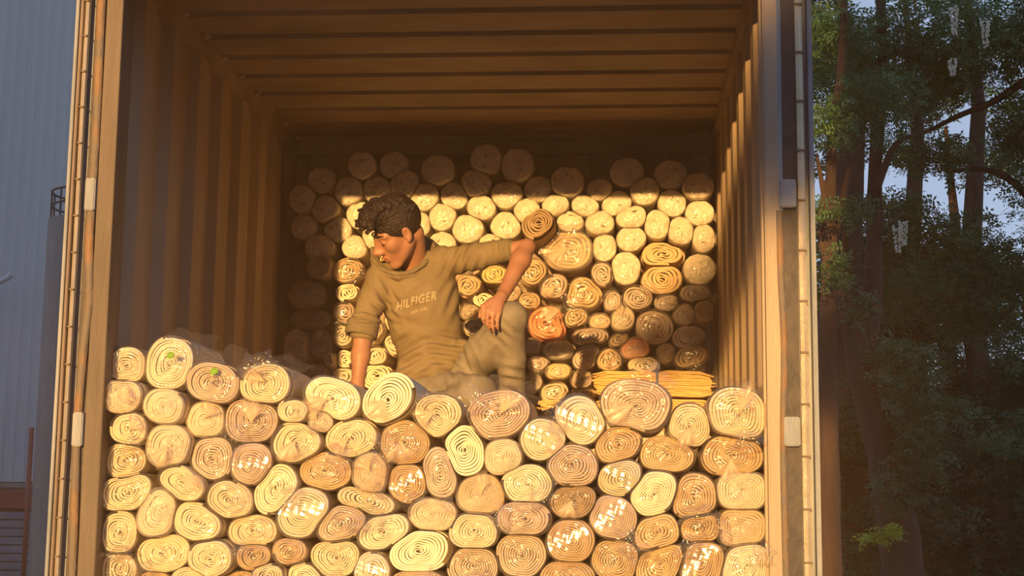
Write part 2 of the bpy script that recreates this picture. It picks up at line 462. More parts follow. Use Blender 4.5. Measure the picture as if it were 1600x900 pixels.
def film_wrap(r, mat, parent, Lr, seed, pleat, bulge, gx, gz, depth=.0, nr=12, na=72, sag=0, band=False):
    g = np.random.default_rng(seed); TH = np.arange(na) / na * 2 * math.pi
    o = circ(r['o'], TH) * 1.012
    ang = sum(g.uniform(.4, 1) * np.sin(k * TH + g.random() * 6.28) for k in (5, 9, 14, 19, 23)) / 2.2
    rings = [(1.0, Lr * .85, 0), (1.006, Lr * .45, .1), (1.004, .03, .25), (.995, -.002, .4)]
    V = []
    for f, y, a in rings:
        rr = o * f * (1 + .012 * ang * a)
        V.append(np.stack([rr * np.cos(TH), np.full(na, y) + 0 * TH, rr * np.sin(TH)], 1))
    for i in range(1, nr + 1):
        s = i / nr
        f = (1 - s)
        x = o * np.cos(TH) * f + gx * s; z = o * np.sin(TH) * f + gz * s
        y = -.008 - bulge * math.sin(min(1, s * 1.4) * math.pi / 2) - pleat * ang * (math.sin(math.pi * min(1, f * 1.15 + .05)) ** .7) + .004 * np.sin(17 * TH + 9 * s + seed) * f
        if band:      # film stretched flat in one direction: catches the light as a band
            bd = 1.57 + (seed * 1.7 % 1.6 - .8); t_ = (x * math.cos(bd) + z * math.sin(bd)) / (o.mean() * .95)
            y = -.010 - .016 * np.clip(1 - t_ ** 2, 0, 1) - .0010 * np.sin(x * 160 + z * 90 + seed) * np.sin(z * 140 - x * 60)
        V.append(np.stack([x, y, z], 1))
    nR = len(V); V = np.concatenate(V); j = np.arange(na)
    Fc = np.concatenate([np.stack([a * na + j, a * na + (j + 1) % na, (a + 1) * na + (j + 1) % na, (a + 1) * na + j], 1) for a in range(nR - 1)])
    # keep film clear of the sheet edges
    V[4 * na:, 1] = np.minimum(V[4 * na:, 1], -.006) if pleat < .004 else V[4 * na:, 1]
    return mesh_obj('plastic_wrap', V, Fc, mat, parent)


def film_knot(r, parent, seed, gx, gz, direction, size, bulge, mat=None):
    """gathered tail of the film: a pleated fan springing from the gather point"""
    g = np.random.default_rng(seed); nu, nv = 26, 8; V = []
    spread = g.uniform(.75, 1.15)
    amp = g.uniform(.0022, .0038)
    for j in range(nv + 1):
        v = j / nv
        for i in range(nu + 1):
            u = i / nu * 2 - 1
            a = direction + u * spread * (.55 + .45 * v)
            rad = size * (v * (1 - .30 * abs(u) ** 2) + .02) * (1 + (.12 * math.sin(4.3 * u + seed) + .06 * math.sin(9.7 * u + seed * 2.1)) * v)
            y = -bulge - .012 - .014 * math.sin(v * 2.4) + amp * (math.sin(i * .83 + seed) + .6 * math.sin(i * 1.9 + seed * 1.7)) * (.3 + v) + .012 * v * u
            V.append((gx + rad * math.cos(a), y, gz + rad * math.sin(a)))
    Fc = []
    for j in range(nv):
        for i in range(nu):
            k = j * (nu + 1) + i; Fc.append((k, k + 1, k + nu + 2, k + nu + 1))
    o = mesh_obj('film_knot', V, Fc, mat or MAT['film_knot'], parent)
    at = o.data.attributes.new('thickness', 'FLOAT', 'POINT')
    at.data.foreach_set('value', [min(1, (1 - abs(i / nu * 2 - 1)) * 2.6) * (1 - (j / nv) ** 3) for j in range(nv + 1) for i in range(nu + 1)])
    return o


def loose_film(r, parent, seed, direction, off, sx, sz, y=-.03, mat=None, back=0.0):
    """a crumpled flap of the wrapping standing loose at the rim of a roll"""
    g = np.random.default_rng(seed); n = 22; rm = float(r['o'].mean())
    u, v = np.meshgrid(np.linspace(-1, 1, n), np.linspace(-1, 1, n), indexing='ij')
    edge = 1 + .16 * np.sin(5 * np.arctan2(v, u) + g.random() * 6) + .08 * np.sin(11 * np.arctan2(v, u) + g.random() * 6)
    q = np.maximum(np.abs(u), np.abs(v)); rr = np.hypot(u, v) + 1e-6; uu = u * q / rr * edge; vv = v * q / rr * edge
    h = sum(g.uniform(.4, 1) * np.abs(np.sin((uu * math.cos(a) + vv * math.sin(a)) * f + p)) for a, f, p in zip(g.random(6) * 3.14, (2.5, 4, 5, 7, 9, 12), g.random(6) * 6)) / 3
    ca, sa = math.cos(direction), math.sin(direction)
    X = off * rm * ca + (uu * sx * -sa + vv * sz * ca) * rm; Z = off * rm * sa + (uu * sx * ca + vv * sz * sa) * rm
    Yv = y - .022 * h + .02 * q ** 3 + back * (vv + 1) * .5
    V = np.stack([X, Yv, Z], -1).reshape(-1, 3)
    i, j = np.meshgrid(np.arange(n - 1), np.arange(n - 1), indexing='ij'); k = (i * n + j).ravel()
    return mesh_obj('loose_film', V, np.stack([k, k + 1, k + n + 1, k + n], 1), mat or MAT['film_loose'], parent)


ORD = ['first', 'second', 'third', 'fourth', 'fifth', 'sixth', 'seventh', 'eighth', 'ninth', 'tenth', 'eleventh', 'twelfth',
       'thirteenth', 'fourteenth', 'fifteenth', 'sixteenth', 'seventeenth', 'eighteenth', 'nineteenth', 'twentieth']


def shape_word(a, b, t):
    """a>=b after swap, t in radians"""
    if a < b: a, b, t = b, a, t + math.pi / 2
    t = math.degrees(t) % 180
    if a / b < 1.14: return 'round'
    if t < 9 or t > 171: return 'wide oval'
    if 70 < t < 110: return 'tall oval'
    return 'slanted'


# px, py, rx, ry, tilt(deg, + rises right), colour, film(c clear, s streaked, g glare, f foggy, o open), knot direction deg or None
FR = [
 # top row
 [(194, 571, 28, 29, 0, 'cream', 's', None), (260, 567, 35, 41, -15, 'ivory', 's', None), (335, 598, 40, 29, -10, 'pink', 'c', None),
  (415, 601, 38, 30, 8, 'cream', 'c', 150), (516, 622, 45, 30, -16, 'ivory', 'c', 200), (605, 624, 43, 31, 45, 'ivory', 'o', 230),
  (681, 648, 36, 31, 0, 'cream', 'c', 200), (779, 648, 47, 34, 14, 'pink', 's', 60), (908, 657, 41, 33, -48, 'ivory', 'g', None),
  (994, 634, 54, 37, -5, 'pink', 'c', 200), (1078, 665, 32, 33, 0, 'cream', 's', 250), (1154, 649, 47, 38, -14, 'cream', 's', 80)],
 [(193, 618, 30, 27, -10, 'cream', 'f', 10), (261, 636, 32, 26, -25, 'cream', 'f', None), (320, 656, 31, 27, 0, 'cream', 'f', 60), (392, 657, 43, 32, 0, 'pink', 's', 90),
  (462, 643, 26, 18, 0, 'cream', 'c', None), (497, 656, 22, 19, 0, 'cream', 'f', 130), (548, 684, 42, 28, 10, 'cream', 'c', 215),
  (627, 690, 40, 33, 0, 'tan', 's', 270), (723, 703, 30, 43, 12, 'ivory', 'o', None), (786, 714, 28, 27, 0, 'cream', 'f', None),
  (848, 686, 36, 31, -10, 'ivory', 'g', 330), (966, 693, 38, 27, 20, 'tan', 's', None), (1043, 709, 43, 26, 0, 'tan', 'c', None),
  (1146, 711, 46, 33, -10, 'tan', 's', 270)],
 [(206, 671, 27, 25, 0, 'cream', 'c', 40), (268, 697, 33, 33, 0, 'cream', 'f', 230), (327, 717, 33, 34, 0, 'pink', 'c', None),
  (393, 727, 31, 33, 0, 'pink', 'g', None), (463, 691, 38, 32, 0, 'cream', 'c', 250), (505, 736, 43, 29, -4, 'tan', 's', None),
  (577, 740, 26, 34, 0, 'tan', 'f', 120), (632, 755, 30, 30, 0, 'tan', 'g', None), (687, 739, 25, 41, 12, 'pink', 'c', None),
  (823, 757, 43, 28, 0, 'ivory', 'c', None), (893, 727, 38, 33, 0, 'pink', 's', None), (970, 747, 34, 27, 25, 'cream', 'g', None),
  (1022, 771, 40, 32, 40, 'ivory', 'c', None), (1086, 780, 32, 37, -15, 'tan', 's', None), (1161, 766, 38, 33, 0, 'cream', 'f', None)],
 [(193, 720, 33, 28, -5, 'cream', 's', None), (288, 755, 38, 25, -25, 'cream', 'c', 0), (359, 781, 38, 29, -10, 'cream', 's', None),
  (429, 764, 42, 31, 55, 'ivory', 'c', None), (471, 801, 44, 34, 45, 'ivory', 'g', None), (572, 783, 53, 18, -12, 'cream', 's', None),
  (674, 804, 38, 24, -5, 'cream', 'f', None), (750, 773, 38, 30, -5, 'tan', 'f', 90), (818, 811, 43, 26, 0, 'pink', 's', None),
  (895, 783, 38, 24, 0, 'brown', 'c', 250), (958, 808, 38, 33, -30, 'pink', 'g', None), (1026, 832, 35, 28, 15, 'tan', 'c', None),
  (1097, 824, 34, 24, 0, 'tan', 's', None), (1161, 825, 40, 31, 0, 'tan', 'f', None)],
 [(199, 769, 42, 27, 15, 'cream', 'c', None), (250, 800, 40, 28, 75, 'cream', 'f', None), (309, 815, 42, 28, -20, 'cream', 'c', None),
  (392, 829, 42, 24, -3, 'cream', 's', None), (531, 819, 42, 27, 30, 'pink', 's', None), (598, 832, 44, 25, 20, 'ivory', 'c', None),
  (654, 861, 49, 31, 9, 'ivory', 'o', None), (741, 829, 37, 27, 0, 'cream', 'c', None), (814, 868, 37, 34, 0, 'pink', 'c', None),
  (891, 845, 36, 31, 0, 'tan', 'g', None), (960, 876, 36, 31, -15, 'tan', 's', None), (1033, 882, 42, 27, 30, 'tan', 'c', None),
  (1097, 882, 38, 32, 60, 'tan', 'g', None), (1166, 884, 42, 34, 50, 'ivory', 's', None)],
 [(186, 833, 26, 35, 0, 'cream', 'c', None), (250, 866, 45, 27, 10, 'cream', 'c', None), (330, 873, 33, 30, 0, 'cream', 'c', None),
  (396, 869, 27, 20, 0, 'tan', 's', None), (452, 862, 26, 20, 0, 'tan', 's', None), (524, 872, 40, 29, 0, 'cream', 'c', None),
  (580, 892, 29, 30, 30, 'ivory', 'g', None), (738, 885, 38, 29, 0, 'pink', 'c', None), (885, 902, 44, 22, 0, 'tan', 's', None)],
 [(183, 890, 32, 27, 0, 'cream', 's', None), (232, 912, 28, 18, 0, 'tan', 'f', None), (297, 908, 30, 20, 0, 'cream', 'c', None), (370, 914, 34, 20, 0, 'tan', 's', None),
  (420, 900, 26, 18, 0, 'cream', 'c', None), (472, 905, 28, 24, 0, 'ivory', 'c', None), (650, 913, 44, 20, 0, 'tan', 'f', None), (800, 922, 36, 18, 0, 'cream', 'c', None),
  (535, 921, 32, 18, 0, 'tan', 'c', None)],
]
ROWS = ['top row', 'second row', 'third row', 'fourth row', 'fifth row', 'sixth row', 'bottom row']
COLW = {'cream': 'cream', 'ivory': 'ivory', 'pink': 'pinkish', 'tan': 'tan', 'brown': 'brown', 'orange': 'orange', 'yellow': 'yellow', 'white': 'whitish'}
FILMW = {'c': 'under clear film', 's': 'under creased film', 'g': 'with bright glare', 'f': 'under milky film', 'o': 'with bare end'}
FM = {'c': 'film', 's': 'film_streak', 'g': 'film_glare', 'f': 'film_fog'}
YF = 5.17
rs = []
for ri, row in enumerate(FR):
    row = sorted(row)
    for ci, (px, py, a, b, t, col, fl, kn) in enumerate(row):
        w = P(px, py, YF); sc = YF / F
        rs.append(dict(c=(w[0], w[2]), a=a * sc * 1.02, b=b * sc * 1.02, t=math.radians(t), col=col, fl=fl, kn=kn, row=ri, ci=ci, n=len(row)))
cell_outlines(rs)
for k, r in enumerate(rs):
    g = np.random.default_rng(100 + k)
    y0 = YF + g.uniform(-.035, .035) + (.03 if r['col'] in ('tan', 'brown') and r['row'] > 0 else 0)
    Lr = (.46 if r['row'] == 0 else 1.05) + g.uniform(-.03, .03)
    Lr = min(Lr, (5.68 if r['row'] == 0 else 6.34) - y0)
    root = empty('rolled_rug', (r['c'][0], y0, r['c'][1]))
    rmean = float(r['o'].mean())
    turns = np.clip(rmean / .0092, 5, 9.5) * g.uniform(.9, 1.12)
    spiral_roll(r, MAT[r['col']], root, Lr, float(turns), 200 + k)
    fl = r['fl']
    if fl != 'o':
        gx, gz = g.uniform(-.25, .25, 2) * rmean
        pleat = {'c': .006, 's': .008, 'g': .0012, 'f': .006}[fl]; bulge = {'c': .012, 's': .018, 'g': .022, 'f': .02}[fl]
        film_wrap(r, MAT[FM[fl]], root, Lr, 300 + k, pleat, bulge, gx, gz, band=(fl == 'g'))
    else: gx = gz = 0; bulge = 0
    if r['kn'] is not None:
        film_knot(r, root, 400 + k, gx * .5, gz * .5, math.radians(r['kn']), rmean * 1.02, bulge)
    if g.random() < .42 and fl != 'o':
        loose_film(r, root, 500 + k, g.uniform(0, 6.28), g.uniform(.7, 1.0), g.uniform(.5, .9), g.uniform(.35, .6), -.035 - bulge)
    if (r['row'], r['ci']) in ((0, 1), (0, 2), (0, 3), (0, 11), (0, 7)):
        # tall slack of the bag standing up behind and above the roll
        loose_film(r, root, 560 + k, math.radians(75 if r['ci'] != 2 else 60), .95, 1.15, .62 if r['ci'] != 2 else .85, -.01, back=.30)
    tag(root, '%s %s roll %s, %s from left, %s, front stack' % (COLW[r['col']], shape_word(r['a'], r['b'], r['t']), FILMW[fl] + (' and knot' if r['kn'] is not None else ''),
        ORD[r['ci']], ROWS[r['row']]), 'rolled rug', 'rolled rugs stacked at the container door')

# ------------------------------------------------------------------ the stack at the far end
# whitish fabric rolls
BW = [
 [(760, 252, 23, 24), (809, 259, 24, 25), (615, 258, 22, 21), (567, 261, 21, 20), (685, 267, 25, 22), (980, 268, 26, 22), (1049, 272, 25, 22)],
 [(502, 282, 22, 20), (545, 299, 22, 23), (589, 296, 22, 20), (634, 289, 22, 22), (744, 286, 24, 21), (841, 295, 22, 21), (886, 286, 25, 23), (937, 297, 20, 17),
  (1007, 300, 22, 21), (1089, 292, 25, 19)],
 [(474, 312, 20, 22), (664, 310, 21, 22), (709, 305, 21, 22), (792, 306, 25, 20), (868, 322, 22, 17), (914, 323, 22, 17), (964, 317, 25, 20), (1050, 316, 22, 21), (1093, 332, 22, 19)],
 [(509, 327, 21, 21), (560, 335, 20, 22), (611, 335, 24, 22), (692, 339, 22, 22), (753, 326, 23, 19), (823, 330, 22, 21), (891, 344, 22, 17), (937, 350, 22, 19), (986, 340, 25, 18), (1027, 352, 20, 23),
  (1063, 363, 20, 23), (1099, 373, 17, 22)],
 [(474, 354, 20, 19), (527, 357, 22, 20), (585, 372, 20, 20), (655, 350, 18, 20), (731, 358, 25, 22), (790, 351, 24, 21), (987, 374, 23, 19)],
 [(500, 387, 23, 20), (556, 387, 20, 18), (692, 382, 21, 18), (766, 380, 18, 14), (944, 386, 18, 22), (978, 420, 22, 25), (1092, 420, 25, 23)],
]
# spiral rolls of the far stack: px,py,rx,ry,tilt,colour,film,knot
BS = [
 [(843, 356, 25, 26, 20, 'brown', 'o', None), (888, 388, 40, 30, 0, 'tan', 'f', 200), (1036, 395, 40, 19, 0, 'tan', 'o', None), (772, 428, 22, 14, 0, 'yellow', 'c', None),
  (833, 425, 21, 20, 20, 'tan', 's', None), (941, 430, 17, 19, 0, 'pink', 'c', None), (1035, 434, 35, 23, 0, 'tan', 'o', None), (506, 421, 20, 17, 0, 'brown', 'f', None),
  (544, 424, 24, 18, 20, 'tan', 's', None)],
 [(480, 461, 30, 20, 0, 'brown', 'f', None), (544, 458, 18, 14, 0, 'cream', 'o', None), (755, 470, 16, 13, 0, 'cream', 'o', None), (795, 455, 18, 14, 0, 'tan', 'f', None),
  (826, 470, 18, 13, 0, 'tan', 's', None), (733, 448, 20, 17, 0, 'tan', 'c', None), (698, 446, 18, 16, 0, 'tan', 'c', None), (738, 416, 16, 13, 0, 'pink', 'c', None), (866, 447, 24, 18, 0, 'pink', 's', 220), (911, 457, 30, 25, 0, 'tan', 's', None), (957, 472, 13, 16, 0, 'pink', 'f', None),
  (996, 466, 23, 19, 0, 'pink', 'c', None), (1042, 472, 20, 13, 0, 'pink', 'f', 20), (1087, 458, 27, 12, 0, 'pink', 's', None)],
 [(483, 498, 36, 15, 0, 'brown', 's', None), (538, 489, 17, 16, 0, 'pink', 'g', None), (736, 488, 19, 12, 0, 'tan', 'f', None), (700, 480, 18, 16, 0, 'tan', 'c', None), (712, 516, 12, 18, 0, 'tan', 'c', None), (612, 500, 14, 18, 0, 'cream', 'c', None), (745, 512, 24, 14, 0, 'cream', 'c', None), (798, 508, 20, 22, 0, 'tan', 'f', None), (855, 506, 30, 27, 0, 'orange', 's', 80),
  (897, 494, 22, 14, 20, 'tan', 'c', None), (923, 526, 32, 13, 5, 'pink', 'g', None), (937, 500, 18, 12, 0, 'tan', 'f', None), (972, 498, 19, 19, 0, 'cream', 'f', 110), (966, 531, 18, 10, 15, 'brown', 'c', None),
  (1023, 508, 30, 28, 0, 'pink', 's', 260), (1068, 490, 18, 16, 0, 'pink', 'f', 20), (1100, 487, 15, 19, 0, 'tan', 'c', None), (1077, 525, 28, 17, 12, 'pink', 's', None)],
 [(465, 545, 18, 29, 0, 'pink', 'f', None), (499, 537, 19, 23, 0, 'pink', 's', 100), (536, 526, 15, 16, 0, 'cream', 'c', None), (588, 518, 13, 19, -20, 'cream', 's', None), (586, 554, 17, 16, 0, 'cream', 'c', None),
  (537, 559, 15, 14, 0, 'cream', 'o', None), (517, 563, 8, 14, 0, 'pink', 'c', None), (714, 550, 16, 16, 0, 'tan', 'f', None), (614, 536, 16, 18, 0, 'cream', 'c', None), (750, 550, 24, 16, 0, 'pink', 'f', None), (798, 556, 20, 18, 0, 'pink', 'f', None), (833, 540, 13, 14, 0, 'cream', 'g', None), (872, 547, 25, 14, 0, 'white', 'f', None),
  (917, 556, 28, 17, 50, 'pink', 'c', None), (950, 561, 20, 17, -10, 'tan', 's', None), (991, 545, 23, 17, 0, 'orange', 'f', None), (1006, 570, 27, 12, 0, 'cream', 'c', None), (1079, 557, 30, 15, 15, 'tan', 'g', None),
  (1041, 552, 14, 16, 0, 'tan', 'f', None)],
 [(493, 583, 20, 13, 0, 'pink', 'f', None), (535, 588, 20, 14, 0, 'cream', 'c', None), (588, 588, 26, 19, 0, 'cream', 'o', None), (842, 569, 18, 12, 0, 'pink', 's', None), (873, 581, 24, 11, 0, 'yellow', 'f', None),
  (865, 612, 22, 14, 20, 'cream', 'g', None), (908, 592, 17, 15, 0, 'pink', 's', 60), (913, 615, 22, 8, 0, 'yellow', 'c', None), (640, 588, 26, 20, 0, 'cream', 'c', None), (465, 590, 12, 14, 0, 'brown', 'c', None),
  (830, 596, 16, 14, 0, 'pink', 'f', None), (770, 585, 20, 16, 0, 'pink', 'f', None)],
]
YK = 7.78
ws = []; ss = []
def mk(row, ri, lst, kind):
    for ci, q in enumerate(sorted(row)):
        px, py, a, b = q[:4]; w = P(px, py, YK); sc = YK / F
        d = dict(c=(w[0], w[2]), a=a * sc * 1.05, b=b * sc * 1.05, t=math.radians(q[4]) if len(q) > 4 else 0.0, row=ri, ci=ci, px=px, py=py, kind=kind)
        if len(q) > 4: d.update(col=q[5], fl=q[6], kn=q[7])
        lst.append(d)
for ri, row in enumerate(BW): mk(row, ri, ws, 'w')
for ri, row in enumerate(BS): mk(row, ri, ss, 's')
# bundles behind the sitting person that show through the gaps around him
hid = []
for ry in range(6):
    for rx in range(5):
        px, py = 598 + rx * 40 + (ry % 2) * 18, 402 + ry * 38
        if px > 745 or any(abs(px - q['px']) < 31 and abs(py - q['py']) < 27 for q in ws + ss): continue
        w = P(px, py, YK); sc = YK / F
        hid.append(dict(c=(w[0], w[2]), a=21 * sc, b=19 * sc, t=0.0, px=px, py=py, col=['tan', 'cream', 'pink'][(rx + ry) % 3]))
cell_outlines(ws + ss + hid, grow=1.06, NA=48, gap=.975)


def white_roll(r, parent, Lr, seed):
    g = np.random.default_rng(seed); na, nr = 48, 12; TH = r['th']; o = r['o']
    rings = [(.0, Lr), (.93, Lr), (1, Lr - .03), (1, Lr * .5), (1, .03), (.975, .008)]
    V = []
    for f, y in rings: V.append(np.stack([o * f * np.cos(TH), np.full(na, y), o * f * np.sin(TH)], 1))
    dents = [(g.uniform(.15, .5), g.random() * 6.28, g.uniform(0, 3.14), g.uniform(.010, .016)) for _ in range(1 + (seed % 3 > 0))]
    ph = g.random(6) * 6.28
    for i in range(nr):
        f = .95 * (1 - i / (nr - 1)) + .0
        x = o * f * np.cos(TH); z = o * f * np.sin(TH)
        y = -.006 - .012 * (1 - f ** 2) + .0028 * np.sin(9 * TH + ph[0] + 4 * f) * f + .003 * np.sin(70 * x + 40 * z + ph[1]) + .003 * np.sin(60 * z - 50 * x + ph[2]) \
            + .002 * np.sin(150 * x + ph[3]) * np.cos(130 * z + ph[4])
        V.append(np.stack([x, y, z], 1))
    nR = len(V); V = np.concatenate(V); j = np.arange(na)
    Fc = np.concatenate([np.stack([a * na + j, a * na + (j + 1) % na, (a + 1) * na + (j + 1) % na, (a + 1) * na + j], 1) for a in range(nR - 1)])
    ob = mesh_obj('fabric_roll_body', V, Fc, MAT['white'], parent)
    mb = MB()
    for (d, a, rot, ln) in dents:
        rm = float(o.mean()); cx = d * rm * math.cos(a); cz = d * rm * math.sin(a)
        c, s_ = math.cos(rot), math.sin(rot); w_ = ln * .13
        L2 = [(-1, 0), (-.4, .8), (.4, 1), (1, .1), (.4, -.7), (-.4, -1)]
        f_ = [(cx + (u * c * ln - v * s_ * w_), -.022, cz + (u * s_ * ln + v * c * w_)) for u, v in L2]
        b_ = [(p[0], -.012, p[2]) for p in f_]
        mb.add(f_ + b_, [tuple(range(6))] + [(i, (i + 1) % 6, 6 + (i + 1) % 6, 6 + i) for i in range(6)])
    mb.build('end_fold_shade', MAT['crease_shade'], parent)  # flat dark marks painted as creases in shade
    return ob


ROWW = ['topmost row', 'second row', 'third row', 'fourth row', 'fifth row', 'lowest whitish row']
for k, r in enumerate(ws):
    g = np.random.default_rng(900 + k)
    y0 = YK + g.uniform(-.04, .03); Lr = YB - .03 - y0
    root = empty('fabric_roll', (r['c'][0], y0, r['c'][1]))
    white_roll(r, root, Lr, 1000 + k)
    film_wrap(r, MAT['film_back'], root, Lr, 1100 + k, .003, .022, 0, 0, nr=6, na=36)
    half = 'from left'
    tag(root, 'whitish %s fabric roll, %s from left in the far stack, %s' % (shape_word(r['a'], r['b'], 0), ORD[r['ci']], ROWW[r['row']]),
        'fabric roll', 'whitish fabric rolls high in the far stack')
ROWB = ['coloured row one', 'coloured row two', 'coloured row three', 'coloured row four', 'lowest row']
for k, r in enumerate(ss):
    g = np.random.default_rng(1300 + k)
    y0 = YK + g.uniform(-.05, .05) - (.14 if k == 0 else 0); Lr = YB - .03 - y0
    if r['px'] == 843: y0 = YK - .16; Lr = .45
    root = empty('rolled_rug', (r['c'][0], y0, r['c'][1]))
    rmean = float(r['o'].mean())
    spiral_roll(r, MAT[r['col']], root, Lr, float(np.clip(rmean / .016, 2.6, 5.2) * g.uniform(.85, 1.1)), 1400 + k)
    fl = r['fl']; gx = gz = 0; bulge = .01
    if fl != 'o':
        gx, gz = g.uniform(-.25, .25, 2) * rmean
        film_wrap(r, MAT[FM[fl]], root, Lr, 1500 + k, {'c': .007, 's': .014, 'g': .006, 'f': .012}[fl], .018, gx, gz, nr=8, na=48)
    if r['kn'] is not None:
        film_knot(r, root, 1600 + k, gx * .5, gz * .5, math.radians(r['kn']), rmean * 1.1, .02)
    if g.random() < .4 and fl != 'o':
        loose_film(r, root, 1700 + k, g.uniform(0, 6.28), g.uniform(.6, 1.0), g.uniform(.6, 1.1), g.uniform(.4, .8), -.04)
    tag(root, '%s %s roll %s, %s from left, %s, far stack' % (COLW[r['col']], shape_word(r['a'], r['b'], r['t']), FILMW[fl] if r['kn'] is None else {'c': 'under knotted clear film', 's': 'under knotted creased film', 'f': 'under knotted milky film'}[fl],
        ORD[r['ci']], ROWB[r['row']]), 'rolled rug', 'coloured rolls low in the far stack')

for (px, py, sz, lab) in ((267, 556, .022, 'tiny lime leaf lying on the big ivory roll at the top left'), (335, 581, .024, 'tiny lime leaf lying on the pinkish roll in the top row')):
    p = P(px, py, YF - .052); lr = empty('leaf', tuple(p)); tag(lr, lab, 'leaf', 'small lime leaves fallen on the load')
    MB().add([(-sz * .7, 0, -sz * .3), (-sz * .1, -.004, -sz * .5), (sz * .6, 0, -sz * .1), (sz * .5, -.003, sz * .4), (0, -.006, sz * .7), (-sz * .6, -.002, sz * .3),
              (-sz * .7, .002, -sz * .3), (-sz * .1, -.002, -sz * .5), (sz * .6, .002, -sz * .1), (sz * .5, -.001, sz * .4), (0, -.004, sz * .7), (-sz * .6, 0, sz * .3)],
             [(0, 1, 2, 3, 4, 5), (11, 10, 9, 8, 7, 6)] + [(i, (i + 1) % 6, 6 + (i + 1) % 6, 6 + i) for i in range(6)]).build('blade', MAT['lime'], lr)

for k, r in enumerate(hid):
    root = empty('rolled_rug', (r['c'][0], YK, r['c'][1]))
    spiral_roll(r, MAT[r['col']], root, YB - .03 - YK, 4.2, 1900 + k)
    tag(root, '%s roll hidden behind the sitting person, %s from top, %s from left' % (COLW[r['col']], ORD[round((r['py'] - 402) / 38)], ORD[int((r['px'] - 598) // 40)]), 'rolled rug', 'rolls behind the sitting person')

# bundle of folded ochre sheets with a strap, at the right foot of the far stack
def sheaf(px0, px1, py0, py1, Y, label, strap, n):
    a = P(px0, py1, Y); b = P(px1, py0, Y)
    root = empty('folded_sheets', ((a[0] + b[0]) / 2, Y, a[2]))
    w = (b[0] - a[0]) / 2; h = b[2] - a[2]
    V = []; Fc = []; nx = 40; g = np.random.default_rng(int(px0))
    mb = MB()
    for k in range(n):
        z0 = h * k / n; z1 = h * (k + 1) / n - .0012; ph = g.random(4) * 6
        V = []; ext = g.uniform(-.02, .012, 2)
        for i in range(nx + 1):
            u = i / nx * 2 - 1; x = u * w + (ext[0] if u < 0 else ext[1]) * abs(u)
            pinch = 1 - .16 * math.exp(-((u - .05) / .1) ** 2)
            edge = 1 - .25 * max(0, abs(u) - .8) / .2
            wv = .004 * math.sin(4 * u + ph[0] * .25) + .0016 * math.sin(13 * u + ph[1])
            zc = h / 2
            zz0 = zc + (z0 - zc) * pinch * edge + wv * .5; zz1 = zc + (z1 - zc) * pinch * edge + wv * .5
            yy = .012 * math.sin(4 * u + ph[2]) * .5 + .01 * (k % 2)
            zm = (zz0 + zz1) / 2
            V += [(x, yy + .008, zz0), (x, yy, zm), (x, yy + .008, zz1), (x, .24, zz1), (x, .24, zz0)]
        Fc = []
        for i in range(nx):
            for q in range(5):
                q2 = (q + 1) % 5; Fc.append((i * 5 + q, i * 5 + q2, (i + 1) * 5 + q2, (i + 1) * 5 + q))
        Fc.append((0, 1, 2, 3, 4)); Fc.append(tuple(nx * 5 + q for q in (4, 3, 2, 1, 0)))
        mb.add(V, Fc)
    mb.build('sheet_stack', MAT['kraft'], root, smooth=True)
    if strap:
        x = w * .05
        MB().box(x - .006, x + .006, -.012, -.002, h * .02, h * .98).box(x - .006, x + .006, -.012, .25, h * .95, h * .99).build('strap', MAT['rubber'], root)
    tag(root, label, 'folded sheets', 'bundles of folded ochre sheets')
MAT['kraft'] = surf('ochre_sheet', (.74, .50, .19), (.80, .58, .27), scale=8, rough=.8, bump=.3, bscale=40, stretch=(1, 1, 6))
sheaf(929, 1115, 579, 619, 7.70, 'bundle of folded ochre sheets tied by a dark strap at the far stack foot', True, 14)
sheaf(930, 1116, 624, 660, 7.70, 'lower bundle of folded ochre sheets beneath the strapped bundle', False, 10)
sheaf(842, 905, 624, 640, 7.70, 'small stack of ochre sheets below the glaring cream roll', False, 4)
# what carries the far stack, behind the front rolls
zt = P(700, 640, YK)[2] - .012
mb = MB()
for r_ in range(3):
    for c_ in range(9):
        h3 = (zt - ZF) / 3; xx = XL + .13 + c_ * .2625
        if c_ >= 9: continue
        pts = [(xx, 7.74, ZF + h3 * (r_ + .5)), (xx, 7.76, ZF + h3 * (r_ + .5)), (xx, YB - .02, ZF + h3 * (r_ + .5))]
        mb.tube(pts, [h3 * .44, h3 * .485, h3 * .485], 20)
tag(mb.build('roll_pile', MAT['pink'], smooth=False), 'beige rolls at the bottom of the far stack, behind the front stack', 'rolls', kind='stuff')


